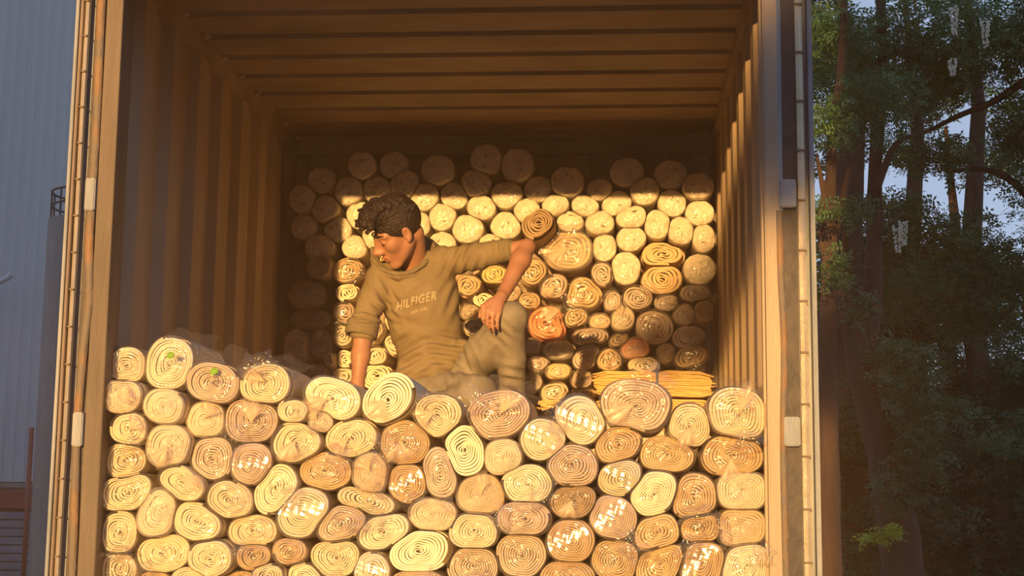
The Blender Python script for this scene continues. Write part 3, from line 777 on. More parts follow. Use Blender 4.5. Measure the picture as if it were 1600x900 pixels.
# ------------------------------------------------------------------ signed-distance sculpting
class Field:
    def __init__(s, lo, hi, h):
        s.lo = np.array(lo, float); s.h = h; s.n = np.ceil((np.array(hi) - s.lo) / h).astype(int) + 1
        s.D = np.full(s.n, .05, np.float32)
    def region(s, lo, hi, pad=.03):
        a = np.clip(((np.array(lo) - pad - s.lo) / s.h).astype(int), 0, s.n); b = np.clip(((np.array(hi) + pad - s.lo) / s.h).astype(int) + 2, 0, s.n)
        sl = tuple(slice(i, j) for i, j in zip(a, b))
        g = np.meshgrid(*[s.lo[i] + np.arange(a[i], b[i]) * s.h for i in range(3)], indexing='ij')
        return sl, g
    def comb(s, sl, d, k, sub=False):
        A = s.D[sl]
        if A.size == 0: return
        if sub:
            hh = np.maximum(k - np.abs(-A - d), 0) / k
            s.D[sl] = -(np.minimum(-A, d) - hh * hh * k * .25)
        else:
            hh = np.maximum(k - np.abs(A - d), 0) / k
            s.D[sl] = np.minimum(A, d) - hh * hh * k * .25
    def cap(s, a, b, ra, rb=None, k=.01, sub=False):
        rb = ra if rb is None else rb; a = np.array(a, float); b = np.array(b, float); R = max(ra, rb)
        sl, (X, Y, Z) = s.region(np.minimum(a, b) - R, np.maximum(a, b) + R)
        ab = b - a; L = ab.dot(ab) + 1e-12
        t = np.clip(((X - a[0]) * ab[0] + (Y - a[1]) * ab[1] + (Z - a[2]) * ab[2]) / L, 0, 1)
        d = np.sqrt((X - a[0] - t * ab[0]) ** 2 + (Y - a[1] - t * ab[1]) ** 2 + (Z - a[2] - t * ab[2]) ** 2) - (ra + (rb - ra) * t)
        s.comb(sl, d.astype(np.float32), k, sub); return s
    def ell(s, c, r, Rm=None, k=.01, sub=False):
        c = np.array(c, float); r = np.array(r, float); R = r.max()
        sl, (X, Y, Z) = s.region(c - R, c + R)
        Q = [X - c[0], Y - c[1], Z - c[2]]
        if Rm is not None: Q = [Rm[i][0] * Q[0] + Rm[i][1] * Q[1] + Rm[i][2] * Q[2] for i in range(3)]
        k0 = np.sqrt(sum((q / rr) ** 2 for q, rr in zip(Q, r))); k1 = np.sqrt(sum((q / rr ** 2) ** 2 for q, rr in zip(Q, r))) + 1e-9
        d = k0 * (k0 - 1) / k1
        s.comb(sl, d.astype(np.float32), k, sub); return s
    def mesh(s, relax=1):
        D = s.D; neg = D < 0
        c = np.zeros(tuple(np.array(D.shape) - 1), np.int8)
        for dx in (0, 1):
            for dy in (0, 1):
                for dz in (0, 1): c += neg[dx:D.shape[0] - 1 + dx, dy:D.shape[1] - 1 + dy, dz:D.shape[2] - 1 + dz]
        act = (c > 0) & (c < 8); idx = np.argwhere(act); ids = np.full(c.shape, -1, np.int32); ids[act] = np.arange(len(idx))
        acc = np.zeros((len(idx), 3)); cnt = np.zeros(len(idx))
        corners = [(0, 0, 0), (1, 0, 0), (0, 1, 0), (1, 1, 0), (0, 0, 1), (1, 0, 1), (0, 1, 1), (1, 1, 1)]
        for i, a in enumerate(corners):
            for b in corners[i + 1:]:
                if sum(abs(p - q) for p, q in zip(a, b)) != 1: continue
                va = D[idx[:, 0] + a[0], idx[:, 1] + a[1], idx[:, 2] + a[2]]; vb = D[idx[:, 0] + b[0], idx[:, 1] + b[1], idx[:, 2] + b[2]]
                m = (va < 0) != (vb < 0); t = va[m] / (va[m] - vb[m])
                acc[m] += np.array(a) + t[:, None] * (np.array(b) - np.array(a)); cnt[m] += 1
        V = s.lo + (idx + acc / cnt[:, None]) * s.h
        Fs = []
        for ax in range(3):
            sh = [slice(1, -1)] * 3; A = neg
            i0 = [slice(1, -1)] * 3; i0[ax] = slice(0, -1); i1 = [slice(1, -1)] * 3; i1[ax] = slice(1, None)
            a, b = A[tuple(i0)], A[tuple(i1)]
            u, v = [q for q in range(3) if q != ax]
            if ax == 1: u, v = v, u
            for flip, m in ((False, a & ~b), (True, ~a & b)):
                e = np.argwhere(m)
                if not len(e): continue
                for q in range(3):
                    if q != ax: e[:, q] += 1
                quad = []
                for du, dv in ((-1, -1), (0, -1), (0, 0), (-1, 0)):
                    p = e.copy(); p[:, u] += du; p[:, v] += dv
                    quad.append(ids[p[:, 0], p[:, 1], p[:, 2]])
                q4 = np.stack(quad, 1)
                if flip: q4 = q4[:, ::-1]
                Fs.append(q4)
        Fq = np.concatenate(Fs); Fq = Fq[(Fq >= 0).all(1)]
        for _ in range(relax):
            S = np.zeros_like(V); C = np.zeros(len(V))
            for i in range(4):
                a = Fq[:, i]; b = Fq[:, (i + 1) % 4]
                np.add.at(S, a, V[b]); np.add.at(S, b, V[a]); np.add.at(C, a, 1); np.add.at(C, b, 1)
            V = V * .4 + .6 * S / C[:, None]
        return V, Fq


def normals(V, Fq):
    n = np.cross(V[Fq[:, 2]] - V[Fq[:, 0]], V[Fq[:, 3]] - V[Fq[:, 1]]); Nn = np.zeros_like(V)
    for i in range(4): np.add.at(Nn, Fq[:, i], n)
    return Nn / (np.linalg.norm(Nn, axis=1, keepdims=True) + 1e-12)


# ------------------------------------------------------------------ the person
MAT['skin'] = surf('skin', (.36, .17, .095), (.42, .21, .12), scale=14, rough=.5, bump=.08, bscale=150)
MAT['lip'] = surf('lip', (.36, .14, .10), rough=.45, bump=0)
MAT['hair'] = surf('dark_hair', (.012, .0065, .0045), (.026, .014, .009), scale=60, rough=.55, bump=.9, bscale=120)
MAT['hoodie'] = surf('olive_jersey', (.215, .165, .085), (.26, .20, .11), scale=9, rough=.95, bump=.35, bscale=260, spec=.2)
MAT['rib'] = surf('olive_rib_knit', (.20, .155, .085), (.24, .19, .11), scale=40, rough=.95, bump=.5, bscale=200, spec=.2)
MAT['jeans'] = surf('grey_denim', (.20, .175, .125), (.30, .26, .19), scale=12, rough=.9, bump=.4, bscale=220, spec=.2)
MAT['print'] = surf('pale_embroidery', (.46, .38, .24), rough=.9, bump=0)

hip = P(683, 612, 6.02); hipL = P(715, 606, 5.99); hipR = P(668, 612, 5.95)
knL = P(797, 497, 5.72); ftL = P(801, 622, 5.90)
knR = P(752, 618, 5.74); ftR = P(668, 626, 5.78)
chest = P(652, 468, 5.95); up = P(645, 428, 5.94); belly = P(672, 545, 5.99); nk = P(650, 412, 5.93)
shR = P(586, 434, 5.90); elR = P(568, 516, 5.86); wrR = P(559, 598, 5.82)
shL = P(703, 402, 5.92); elL = P(824, 386, 5.84); wrL = P(786, 461, 5.70)
HO = P(621.7, 360, 5.80)
al, be, ro = math.radians(73), math.radians(35), math.radians(-23)
hf = np.array([-math.cos(be) * math.sin(al), -math.cos(be) * math.cos(al), -math.sin(be)])
hs = np.array([math.cos(al), -math.sin(al), 0])
hu = np.cross(hs, hf); hu = hu if hu[2] > 0 else -hu
hs, hu = hs * math.cos(ro) + hu * math.sin(ro), hu * math.cos(ro) - hs * math.sin(ro)
HR = np.stack([hf, hs, hu])
def H(f, s, u): return HO + f * hf + s * hs + u * hu

lo = np.array([P(530, 400, 5.8)[0] - .05, 5.45, P(600, 650, 5.8)[2] - .12]); hi = np.array([P(850, 400, 5.8)[0] + .05, 6.30, P(600, 290, 5.8)[2] + .08])
B = Field(lo, hi, .0038)
# torso, under the clothes
B.ell(chest, (.115, .085, .15), k=.03); B.ell(belly, (.105, .08, .12), k=.03); B.ell(hip, (.10, .07, .06), k=.03)
B.cap(shR + np.array([.04, .02, -.03]), shL + np.array([-.05, .02, -.03]), .03, .03, k=.02)
# arms
B.cap(shR + np.array([.0, .02, -.025]), elR, .032, .036, k=.01); B.cap(elR, elR * .5 + wrR * .5, .040, .036, k=.02); B.cap(elR * .5 + wrR * .5, wrR, .036, .026, k=.02)
B.cap(shL + np.array([0, .01, -.01]), elL, .032, .033, k=.008)
mdL = elL * .72 + wrL * .28
B.cap(elL + np.array([0, 0, .0]), mdL, .033, .038, k=.01); B.cap(mdL, wrL, .040, .0255, k=.02)
# legs, under the jeans
for a, b, c in ((hipL, knL, ftL), (hipR, knR, ftR)):
    B.cap(a, b, .045, .04, k=.02); B.cap(b, c, .04, .03, k=.015)
# neck and head
B.cap(P(650, 428, 5.97), H(-.045, 0, -.045), .050, .050, k=.015)
B.ell(H(-.012, 0, .038), (.098, .077, .090), HR, k=.01)
B.ell(H(.030, 0, -.035), (.066, .060, .078), HR, k=.03)
B.cap(H(-.005, .052, -.055), H(.062, .020, -.112), .017, .016, k=.03); B.cap(H(-.005, -.052, -.055), H(.062, -.020, -.112), .017, .016, k=.03)
B.ell(H(.076, 0, -.116), (.024, .025, .022), HR, k=.02)
B.ell(H(.070, 0, -.073), (.030, .031, .032), HR, k=.02)
for s_ in (-1, 1):
    B.cap(H(.089, s_ * .012, .020), H(.070, s_ * .050, .022), .011, .010, k=.016)      # brow
    B.ell(H(.060, s_ * .044, -.024), (.020, .016, .018), HR, k=.03)                    # cheekbone
    B.ell(H(.103, s_ * .034, .001), (.022, .020, .014), HR, k=.012, sub=True)          # socket
    B.ell(H(.080, s_ * .033, .000), (.0135, .015, .0125), HR, k=.004)                  # closed lid
    B.cap(H(.1135, s_ * .012, -.039), H(.106, s_ * .015, -.041), .0095, .008, k=.007)   # nostril wing
    # ear
    B.ell(H(-.008, s_ * .080, -.006), (.019, .0075, .031), HR, k=.008)
    B.ell(H(-.003, s_ * .086, -.004), (.010, .006, .018), HR, k=.004, sub=True)
    B.cap(H(-.004, s_ * .079, -.034), H(-.001, s_ * .077, -.040), .008, .006, k=.006)
B.cap(H(.080, 0, .022), H(.100, 0, -.036), .016, .018, k=.014); B.cap(H(.093, 0, .014), H(.124, 0, -.032), .0095, .0115, k=.012)                       # nose
B.cap(H(.126, 0, -.032), H(.120, 0, -.038), .0115, .010, k=.006)
B.cap(H(.0985, -.017, -.0715), H(.1035, 0, -.067), .0058, .0065, k=.005); B.cap(H(.0985, .017, -.0715), H(.1035, 0, -.067), .0058, .0065, k=.005)
B.cap(H(.0955, -.014, -.0835), H(.100, 0, -.0835), .0070, .0080, k=.004); B.cap(H(.0955, .014, -.0835), H(.100, 0, -.0835), .0070, .0080, k=.004)
B.cap(H(.105, -.02, -.0755), H(.105, .02, -.0755), .0022, .0022, k=.003, sub=True)


def hand(field, wr, knuck, tips, widths, thumb):
    """palm as a fan of capsules wrist->knuckles, fingers as three bent bones, thumb leaving the side of the palm"""
    for i, kx in enumerate(knuck):
        field.cap(wr, kx, .019, .0118, k=.012)
        seg = tips[i]; pr = kx
        for q, p in enumerate(seg):
            r0 = [.0100, .0090, .0082, .0070][q]; r1 = [.0090, .0082, .0070][q] if q < 3 else .006
            field.cap(pr, p, r0 * widths[i], r1 * widths[i], k=.0025); pr = p
    pr = thumb[0]
    for q, p in enumerate(thumb[1:]):
        field.cap(pr, p, [.0150, .0112, .0098][q], [.0112, .0098, .0080][q], k=.006); pr = p


# left hand hanging over the raised knee
kk = [P(755, 479, 5.640), P(763, 485, 5.632), P(771, 489, 5.632), P(779, 491, 5.64)]
tt = [[P(754, 491, 5.632), P(755, 499, 5.636), P(757, 505, 5.645)], [P(761, 498, 5.622), P(762, 507, 5.628), P(764, 513, 5.640)],
      [P(769, 502, 5.622), P(770, 511, 5.628), P(771, 517, 5.640)], [P(777, 502, 5.630), P(777, 509, 5.636), P(778, 514, 5.646)]]
hand(B, wrL + np.array([-.006, -.015, -.01]), kk, tt, [1, 1.02, 1, .88], [P(768, 470, 5.67), P(757, 478, 5.675), P(752, 487, 5.675), P(750, 495, 5.672)])
# right hand planted on the rolls, fingers spread towards the middle
zs = ZF + .745
wz = wrR.copy()
kz = [P(577, 629, 5.735), P(584, 630, 5.76), P(588, 631, 5.79), P(589, 631, 5.82)]
tz = [[k_ + np.array([.035, -.03 + .014 * i, -.004]), k_ + np.array([.058, -.045 + .02 * i, -.010]), k_ + np.array([.074, -.055 + .024 * i, -.018])] for i, k_ in enumerate(kz)]
hand(B, P(561, 616, 5.80), kz, tz, [1, 1.02, 1, .88], [P(563, 626, 5.77), P(568, 631, 5.73), P(576, 633, 5.70), P(584, 635, 5.685)])
B.cap(wrR, P(561, 618, 5.80), .026, .024, k=.012)
Vb, Fb = B.mesh(relax=1)
person = mesh_obj('person', Vb, Fb, None, mats=[MAT['skin'], MAT['lip']], midx=None)
L = (Vb - HO) @ HR.T
fc = L[Fb].mean(1)
lip = (fc[:, 0] > .092) & (np.abs(fc[:, 1]) < .021) & (fc[:, 2] < -.0635) & (fc[:, 2] > -.0905)
person.data.polygons.foreach_set('material_index', lip.astype(np.int32))
tag(person, 'person in an olive hoodie and grey jeans sitting on the rolls, hand on raised knee', 'person')


def folds(V, Nn, items):
    """raised cloth folds: each item is (centre, direction across the folds, wavelength, amplitude, radius)"""
    d = np.zeros(len(V))
    for c, dr, wl, amp, rad in items:
        q = V - np.array(c); dr = np.array(dr, float); dr /= np.linalg.norm(dr)
        s = q @ dr; w = np.exp(-(np.linalg.norm(q, axis=1) / rad) ** 2)
        bend = 1.2 * np.sin((q @ np.cross(dr, [0, 1, 0])) * 16)
        d += amp * w * np.sin(2 * math.pi * s / wl + bend)
    d *= 1.5
    d += .0016 * np.sin(V @ np.array([60, 20, 45.]) + 2 * np.sin(V @ np.array([15, 10, -22.]))) * np.sin(V @ np.array([-12, 9, 17.]))
    return V + Nn * d[:, None]


# hoodie
G = Field(lo, hi, .0045)
t_up = P(648, 432, 5.95)
def perpR(dirv):
    d = np.array(dirv, float); d /= np.linalg.norm(d); x_ = np.cross([0, 1, 0], d); x_ /= np.linalg.norm(x_); y_ = np.cross(d, x_)
    return np.stack([x_, y_, d])
TR = perpR(P(645, 425, 5.95) - P(680, 590, 6.0))
G.ell(P(655, 462, 5.97), (.166, .118, .152), TR, k=.03)
G.ell(P(665, 512, 5.98), (.150, .112, .150), TR, k=.04)
G.ell(P(676, 556, 5.985), (.146, .120, .100), TR, k=.03)
G.cap(P(632, 583, 5.93), P(678, 586, 5.885), .040, .040, k=.03); G.cap(P(678, 586, 5.885), P(722, 546, 5.90), .040, .038, k=.03)
G.cap(P(600, 432, 5.94), P(690, 408, 5.95), .062, .056, k=.04)
G.cap(P(594, 437, 5.92), elR + np.array([.0, 0, .02]), .062, .055, k=.03); G.cap(elR + np.array([0, 0, .02]), P(568, 520, 5.86), .056, .054, k=.02)
G.cap(P(692, 410, 5.94), P(745, 401, 5.90), .062, .054, k=.03); G.cap(P(745, 401, 5.90), P(792, 391, 5.865), .054, .047, k=.02)
# cut the cuff ends square and the neck opening
ring = [(586, 394, 5.93), (586, 409, 5.90), (598, 424, 5.875), (620, 431, 5.86), (645, 428, 5.865), (664, 413, 5.90), (677, 396, 5.96), (672, 380, 6.01), (655, 372, 6.03)]
G.cap(P(668, 388, 6.01), P(684, 402, 6.0), .036, .036, k=.03); G.cap(P(655, 385, 6.05), P(690, 402, 6.04), .045, .04, k=.03)
G.cap(P(632, 396, 5.88), P(648, 420, 5.91), .058, .043, k=.01, sub=True); G.cap(P(598, 404, 5.83), P(628, 416, 5.83), .040, .040, k=.012, sub=True)
pr = None
for i, q in enumerate(ring):
    p = P(*q)
    if pr is not None: G.cap(pr, p, .0165, .0165, k=.010)
    pr = p
Vg, Fg = G.mesh(relax=2); Ng = normals(Vg, Fg)
Vg = folds(Vg, Ng, [
    (P(606, 470, 5.88), (.9, 0, .45), .040, .0045, .085), (P(600, 495, 5.86), (.5, 0, .9), .034, .005, .06), (P(566, 505, 5.80), (.15, 0, 1), .030, .0045, .06),
    (P(640, 560, 5.88), (-.35, 0, 1), .050, .006, .11), (P(700, 548, 5.88), (.25, 0, 1), .040, .006, .09), (P(725, 470, 5.92), (.9, 0, -.4), .040, .005, .08),
    (P(722, 410, 5.88), (.8, 0, -.5), .040, .0045, .09), (P(780, 392, 5.83), (1, 0, .1), .026, .0035, .05), (P(650, 500, 5.85), (.35, 0, 1), .075, .0035, .12),
    (P(668, 398, 5.95), (.7, 0, .7), .028, .003, .04), (P(650, 450, 5.85), (-.5, 0, 1), .06, .0025, .10)])
hood = mesh_obj('hoodie', Vg, Fg, MAT['hoodie'], person)
rim = [P(*q) for q in [(582, 388, 5.925), (584, 405, 5.89), (597, 420, 5.862), (620, 428, 5.846), (645, 424, 5.852), (665, 410, 5.878), (678, 394, 5.94), (674, 380, 5.985), (657, 369, 6.01)]]
rp_ = []
for i in range(len(rim) - 1):
    a_, b_, c_, d_ = rim[max(i - 1, 0)], rim[i], rim[i + 1], rim[min(i + 2, len(rim) - 1)]
    for t in (0, .25, .5, .75): rp_.append(.5 * (2 * b_ + (c_ - a_) * t + (2 * a_ - 5 * b_ + 4 * c_ - d_) * t * t + (3 * b_ - a_ - 3 * c_ + d_) * t ** 3))
MB().tube(rp_ + [rim[-1]], [.0095 + .0015 * math.sin(i * 1.7) for i in range(len(rp_) + 1)], 10).build('hood_rim', MAT['rib'], hood, smooth=True)
# ribbed cuffs rolled above the elbows and the hem band
def torus_band(c, ax, ra, rb, w, name, parent, mat, n=40):
    ax = np.array(ax, float); ax /= np.linalg.norm(ax); u = np.cross(ax, [0, 1, 0]); u /= np.linalg.norm(u); v = np.cross(ax, u); V = []; Fc = []
    prof = [(-.003, -w), (.001, -w * .8), (.0015, -w * .3), (.0, 0), (.0015, w * .3), (.001, w * .8), (-.003, w), (-.012, w), (-.012, -w)]
    m_ = len(prof)
    for i in range(n):
        t = 2 * math.pi * i / n; rad = np.cos(t) * u * ra + np.sin(t) * v * rb; nn = rad / np.linalg.norm(rad)
        for dr, dz in prof: V.append(np.array(c) + rad + nn * (dr + .0012 * math.sin(i * 2.7)) + ax * dz)
    for i in range(n):
        for q in range(m_):
            Fc.append((i * m_ + q, i * m_ + (q + 1) % m_, ((i + 1) % n) * m_ + (q + 1) % m_, ((i + 1) % n) * m_ + q))
    return mesh_obj(name, V, Fc, mat, parent)
torus_band(P(566, 514, 5.86), elR - shR, .066, .060, .032, 'sleeve_cuff', hood, MAT['rib'])
torus_band(P(793, 391, 5.865), elL - shL, .047, .045, .020, 'sleeve_cuff', hood, MAT['rib'])
# chest lettering laid onto the cloth
bvh = BVHTree.FromPolygons([Vector(v) for v in Vg.tolist()], Fg.tolist())
def lettering(txt, pL, pR, pH, mat, name):
    cu = bpy.data.curves.new('t', 'FONT'); cu.body = txt; cu.size = 1; cu.resolution_u = 3; cu.offset = .018; cu.space_character = 1.12
    to = bpy.data.objects.new('t', cu); COL.objects.link(to)
    dg = bpy.context.evaluated_depsgraph_get(); me = bpy.data.meshes.new_from_object(to.evaluated_get(dg))
    bpy.data.objects.remove(to)
    bm = bmesh.new(); bm.from_mesh(me)
    for _ in range(1): bmesh.ops.subdivide_edges(bm, edges=[e_ for e_ in bm.edges if e_.calc_length() > .15], cuts=2)
    bmesh.ops.triangulate(bm, faces=bm.faces[:])
    xs = [v.co.x for v in bm.verts]; x0, x1 = min(xs), max(xs); ys = [v.co.y for v in bm.verts]; h1 = max(ys)
    a, b = P(*pL, 5.84), P(*pR, 5.84); upv = np.array([.10, 0, 1.0]) * (pH / .72)
    lay = []
    for v in bm.verts:
        u = (v.co.x - x0) / (x1 - x0); w_ = a + (b - a) * u + upv * (v.co.y / h1 * .72)
        hit = bvh.ray_cast(Vector((w_[0], 5.2, w_[2])), Vector((0, 1, 0)))
        yv = hit[0].y if hit[0] else 5.85
        v.co = Vector((w_[0], yv - .0016, w_[2]))
    r_ = bmesh.ops.extrude_face_region(bm, geom=bm.faces[:])
    for v in [g_ for g_ in r_['geom'] if isinstance(g_, bmesh.types.BMVert)]: v.co.y += .003
    me2 = bpy.data.meshes.new(name); bm.to_mesh(me2); bm.free(); me2.materials.append(mat)
    o = bpy.data.objects.new(name, me2); COL.objects.link(o); o.parent = hood
    return o
lettering('HILFIGER', (617, 484), (681, 466), .036, MAT['print'], 'chest_lettering')
lettering('NEW YORK', (641, 490), (667, 482), .012, MAT['print'], 'small_lettering')

# jeans
J = Field(lo, hi, .0048)
J.ell(P(692, 604, 6.0), (.125, .10, .085), k=.03)
J.cap(hipL + np.array([0, 0, .01]), knL * .55 + hipL * .45, .088, .074, k=.03); J.cap(knL * .55 + hipL * .45, knL, .074, .062, k=.03)
J.ell(knL + np.array([.004, -.004, .002]), (.064, .064, .062), k=.02)
J.cap(knL, knL * .5 + ftL * .5, .060, .056, k=.02); J.cap(knL * .5 + ftL * .5, ftL + np.array([0, 0, .03]), .056, .055, k=.02)
J.cap(P(672, 612, 5.93), P(748, 614, 5.76), .088, .070, k=.03); J.cap(P(748, 616, 5.76), P(690, 632, 5.74), .066, .052, k=.02)
Vj, Fj = J.mesh(relax=2); Nj = normals(Vj, Fj)
Vj = folds(Vj, Nj, [(P(722, 560, 5.90), (.8, 0, .6), .030, .004, .07), (P(745, 560, 5.86), (.9, 0, .3), .034, .0035, .08), (P(790, 520, 5.7), (.7, 0, .7), .036, .003, .06),
                    (P(800, 590, 5.8), (.3, 0, 1), .04, .004, .06), (P(770, 525, 5.78), (.7, 0, -.7), .03, .003, .05), (P(720, 600, 5.8), (1, 0, .2), .05, .004, .1)])
jeans = mesh_obj('jeans', Vj, Fj, MAT['jeans'], person)
# shoe of the planted foot, hidden behind the front row
S = Field(ftL - .16, ftL + .16, .006)
S.ell(ftL + np.array([0, -.02, .0]), (.045, .08, .035), k=.02); S.cap(ftL + np.array([0, .03, .0]), ftL + np.array([0, .03, .03]), .04, .042, k=.02)
Vs, Fs_ = S.mesh(1); MAT['shoe'] = surf('dark_shoe', (.06, .05, .045), rough=.6, bump=.2)
mesh_obj('shoe', Vs, Fs_, MAT['shoe'], person)

# hair
hlo = H(0, 0, 0) - .20; hhi = H(0, 0, 0) + .24
A = Field(hlo, hhi, .0036)
A.ell(H(-.016, 0, .040), (.104, .0835, .097), HR, k=.02)
A.ell(H(.004, 0, .105), (.100, .070, .050), HR, k=.02)
A.ell(H(.068, 0, .112), (.055, .060, .046), HR, k=.02)
g = np.random.default_rng(5)
for i in range(230):
    f_ = g.uniform(-.09, .128); s_ = g.uniform(-.066, .066); 
    u_ = .148 - .9 * (abs(f_ - .03)) ** 1.5 * 2 - 4.0 * s_ ** 2 + g.uniform(-.014, .012)
    c_ = H(f_, s_, u_); d_ = hf * g.uniform(-.02, .024) + hs * g.uniform(-.02, .02) + hu * g.uniform(-.004, .010)
    A.cap(c_, c_ + d_, g.uniform(.008, .015), g.uniform(.003, .007), k=.005)
# trim to the hairline: face, ears and nape stay free
A.ell(H(.124, 0, -.024), (.062, .12, .086), HR, k=.006, sub=True); A.ell(H(.085, 0, -.075), (.075, .12, .055), HR, k=.006, sub=True)
A.ell(H(-.002, .088, -.014), (.022, .02, .032), HR, k=.006, sub=True); A.ell(H(-.002, -.088, -.014), (.022, .02, .032), HR, k=.006, sub=True)
A.ell(H(.045, 0, -.105), (.13, .12, .078), HR, k=.01, sub=True)
Vh, Fh = A.mesh(1)
hair = mesh_obj('hair', Vh, Fh, MAT['hair'], person); hair['label'] = 'dark swept-up hair, short at the sides'
for s_ in (-1, 1):
    E_ = MB(); E_.tube([H(.0985, s_ * .014, .0275), H(.0965, s_ * .028, .033), H(.088, s_ * .042, .0335), H(.077, s_ * .053, .028)], [.0022, .0042, .0036, .0015], 8)
    E_.build('eyebrow', MAT['hair'], person, smooth=True)
    E_ = MB(); E_.tube([H(.0915, s_ * .022, -.0055), H(.0945, s_ * .032, -.0085), H(.090, s_ * .043, -.0065)], [.0010, .0019, .0012], 6)
    E_.build('eyelashes', MAT['hair'], person, smooth=True)

# ------------------------------------------------------------------ big loose film sheet over the left of the front stack
def draped(px_pts, name, parent=None):
    pass


# ------------------------------------------------------------------ outside left: warehouse, silo
MAT['panel'] = surf('blue_grey_panel', (.54, .57, .57), (.60, .62, .61), scale=.5, rough=.6, bump=.05, stretch=(1, 1, .3))
MAT['redpaint'] = surf('red_paint', (.30, .07, .05), (.36, .10, .07), scale=3, rough=.6, bump=.1)
MAT['shutter'] = surf('grey_shutter', (.20, .22, .25), (.25, .27, .29), scale=2, rough=.6, bump=.1)
MAT['silo'] = surf('silo_metal', (.22, .205, .19), (.27, .25, .23), scale=2, rough=.5, bump=.1)
MAT['darkmetal'] = surf('dark_metal', (.05, .05, .055), rough=.6, bump=0)
MAT['whitepipe'] = surf('white_pipe', (.62, .62, .62), rough=.5, bump=0)
YW = 21.0
a = P(-300, 760, YW); b = P(520, 760, YW)
wroot = tag(empty('warehouse', (a[0], YW, 0)), 'blue-grey ribbed metal warehouse behind the left container door', 'building')
V = []; Fc = []; pts = []; x = -14.
while x < -4.2:
    for f, d in ((0, 0), (.12, 0), (.16, 1), (.30, 1), (.34, 0)): pts.append((x + f * .5, YW - .018 * d))
    x += .17
for p_, q_ in pts: V += [(p_, q_, 1.87), (p_, q_, 19.0)]
for i in range(len(pts) - 1): Fc.append((2 * i, 2 * i + 1, 2 * i + 3, 2 * i + 2))
rel(MB().add(V, Fc).box(-14, -4.2, YW + .03, YW + 8, 0, 19.0).build('ribbed_cladding', MAT['panel']), wroot)
zb = P(30, 766, YW)[2]; zb2 = P(30, 795, YW)[2]
rel(MB().box(-14, P(78, 780, YW)[0], YW - .10, YW + .05, zb2, zb, .01).build('red_lintel', MAT['redpaint']), wroot)
rel(MB().box(-14, -4.2, YW - .05, YW + .04, 0, zb2).build('plinth', MAT['darkmetal']), wroot)
sh = MB(); xs1 = P(56, 850, YW)[0]
zz = 0.0
while zz < zb2 - .08: sh.box(-11, xs1, YW - .09, YW - .04, zz + .01, zz + .115, .008); zz += .12
rel(sh.build('roller_shutter', MAT['shutter']), wroot)
rel(MB().box(-14, -4.2, YW - .06, YW + .01, P(30, 762, YW)[2], P(30, 755, YW)[2]).build('flashing', MAT['silo']), wroot)
rel(MB().tube([P(0, 440, YW - .5), P(12, 434, YW - .5), P(18, 428, YW - .5)], .045, 10).tube([P(-30, 452, YW - .5), P(0, 440, YW - .5)], .04, 10).tube([P(-30, 452, YW - .5), P(-30, 452, YW)], .03, 8).build('wall_light', MAT['whitepipe']), wroot)
# red post
p0 = P(44, 766, YW - .6); p1 = P(46, 668, YW - .6)
rp = empty('red_post', (p0[0], p0[1], 0)); tag(rp, 'thin red steel post before the blue-grey warehouse', 'post')
MB().tube([(0, 0, 0), (0, 0, p1[2])], .035, 12).build('post', MAT['redpaint'], rp, True); MB().box(-.08, .08, -.08, .08, 0, .02).build('base_plate', MAT['redpaint'], rp)
# silo
YS = 17.5
s0 = P(80, 348, YS); sr = .55
sil = empty('silo', (s0[0] + sr, YS, 0)); tag(sil, 'grey metal silo with a railing on top behind the left door', 'silo')
MB().tube([(0, 0, 0), (0, 0, s0[2])], sr, 32).build('tank', MAT['silo'], sil, False)
rl = MB(); zr = P(80, 305, YS)[2]
for k in range(12):
    t = k / 12 * 6.283; rl.tube([(sr * .95 * math.cos(t), sr * .95 * math.sin(t), s0[2]), (sr * .95 * math.cos(t), sr * .95 * math.sin(t), zr)], .012, 6)
for zz in (zr, (zr + s0[2]) / 2):
    rl.tube([(sr * .95 * math.cos(k / 24 * 6.283), sr * .95 * math.sin(k / 24 * 6.283), zz) for k in range(25)], .014, 6, False)
rl.build('railing', MAT['darkmetal'], sil)

# ------------------------------------------------------------------ outside right: trees
MAT['bark'] = surf('tree_bark', (.035, .022, .017), (.075, .046, .034), scale=9, rough=.95, bump=1.0, bscale=26, stretch=(1, 1, .18))
MAT['leaf'] = surf('green_leaf', (.05, .125, .045), (.095, .20, .075), scale=1.5, rough=.55, bump=0, trans=.3)
MAT['leaf_dark'] = surf('dark_green_leaf', (.028, .075, .032), (.058, .13, .052), scale=1.5, rough=.6, bump=0, trans=.25)
MAT['leaf_sunlit'] = surf('sunlit_yellow_green_leaf', (.42, .50, .06), (.50, .58, .09), scale=3, rough=.5, bump=0, trans=.35)  # brighter leaf colour, carrying the sunlight on the low spray
MAT['blossom'] = surf('cream_blossom', (.80, .74, .56), (.86, .82, .68), scale=9, rough=.7, bump=0)


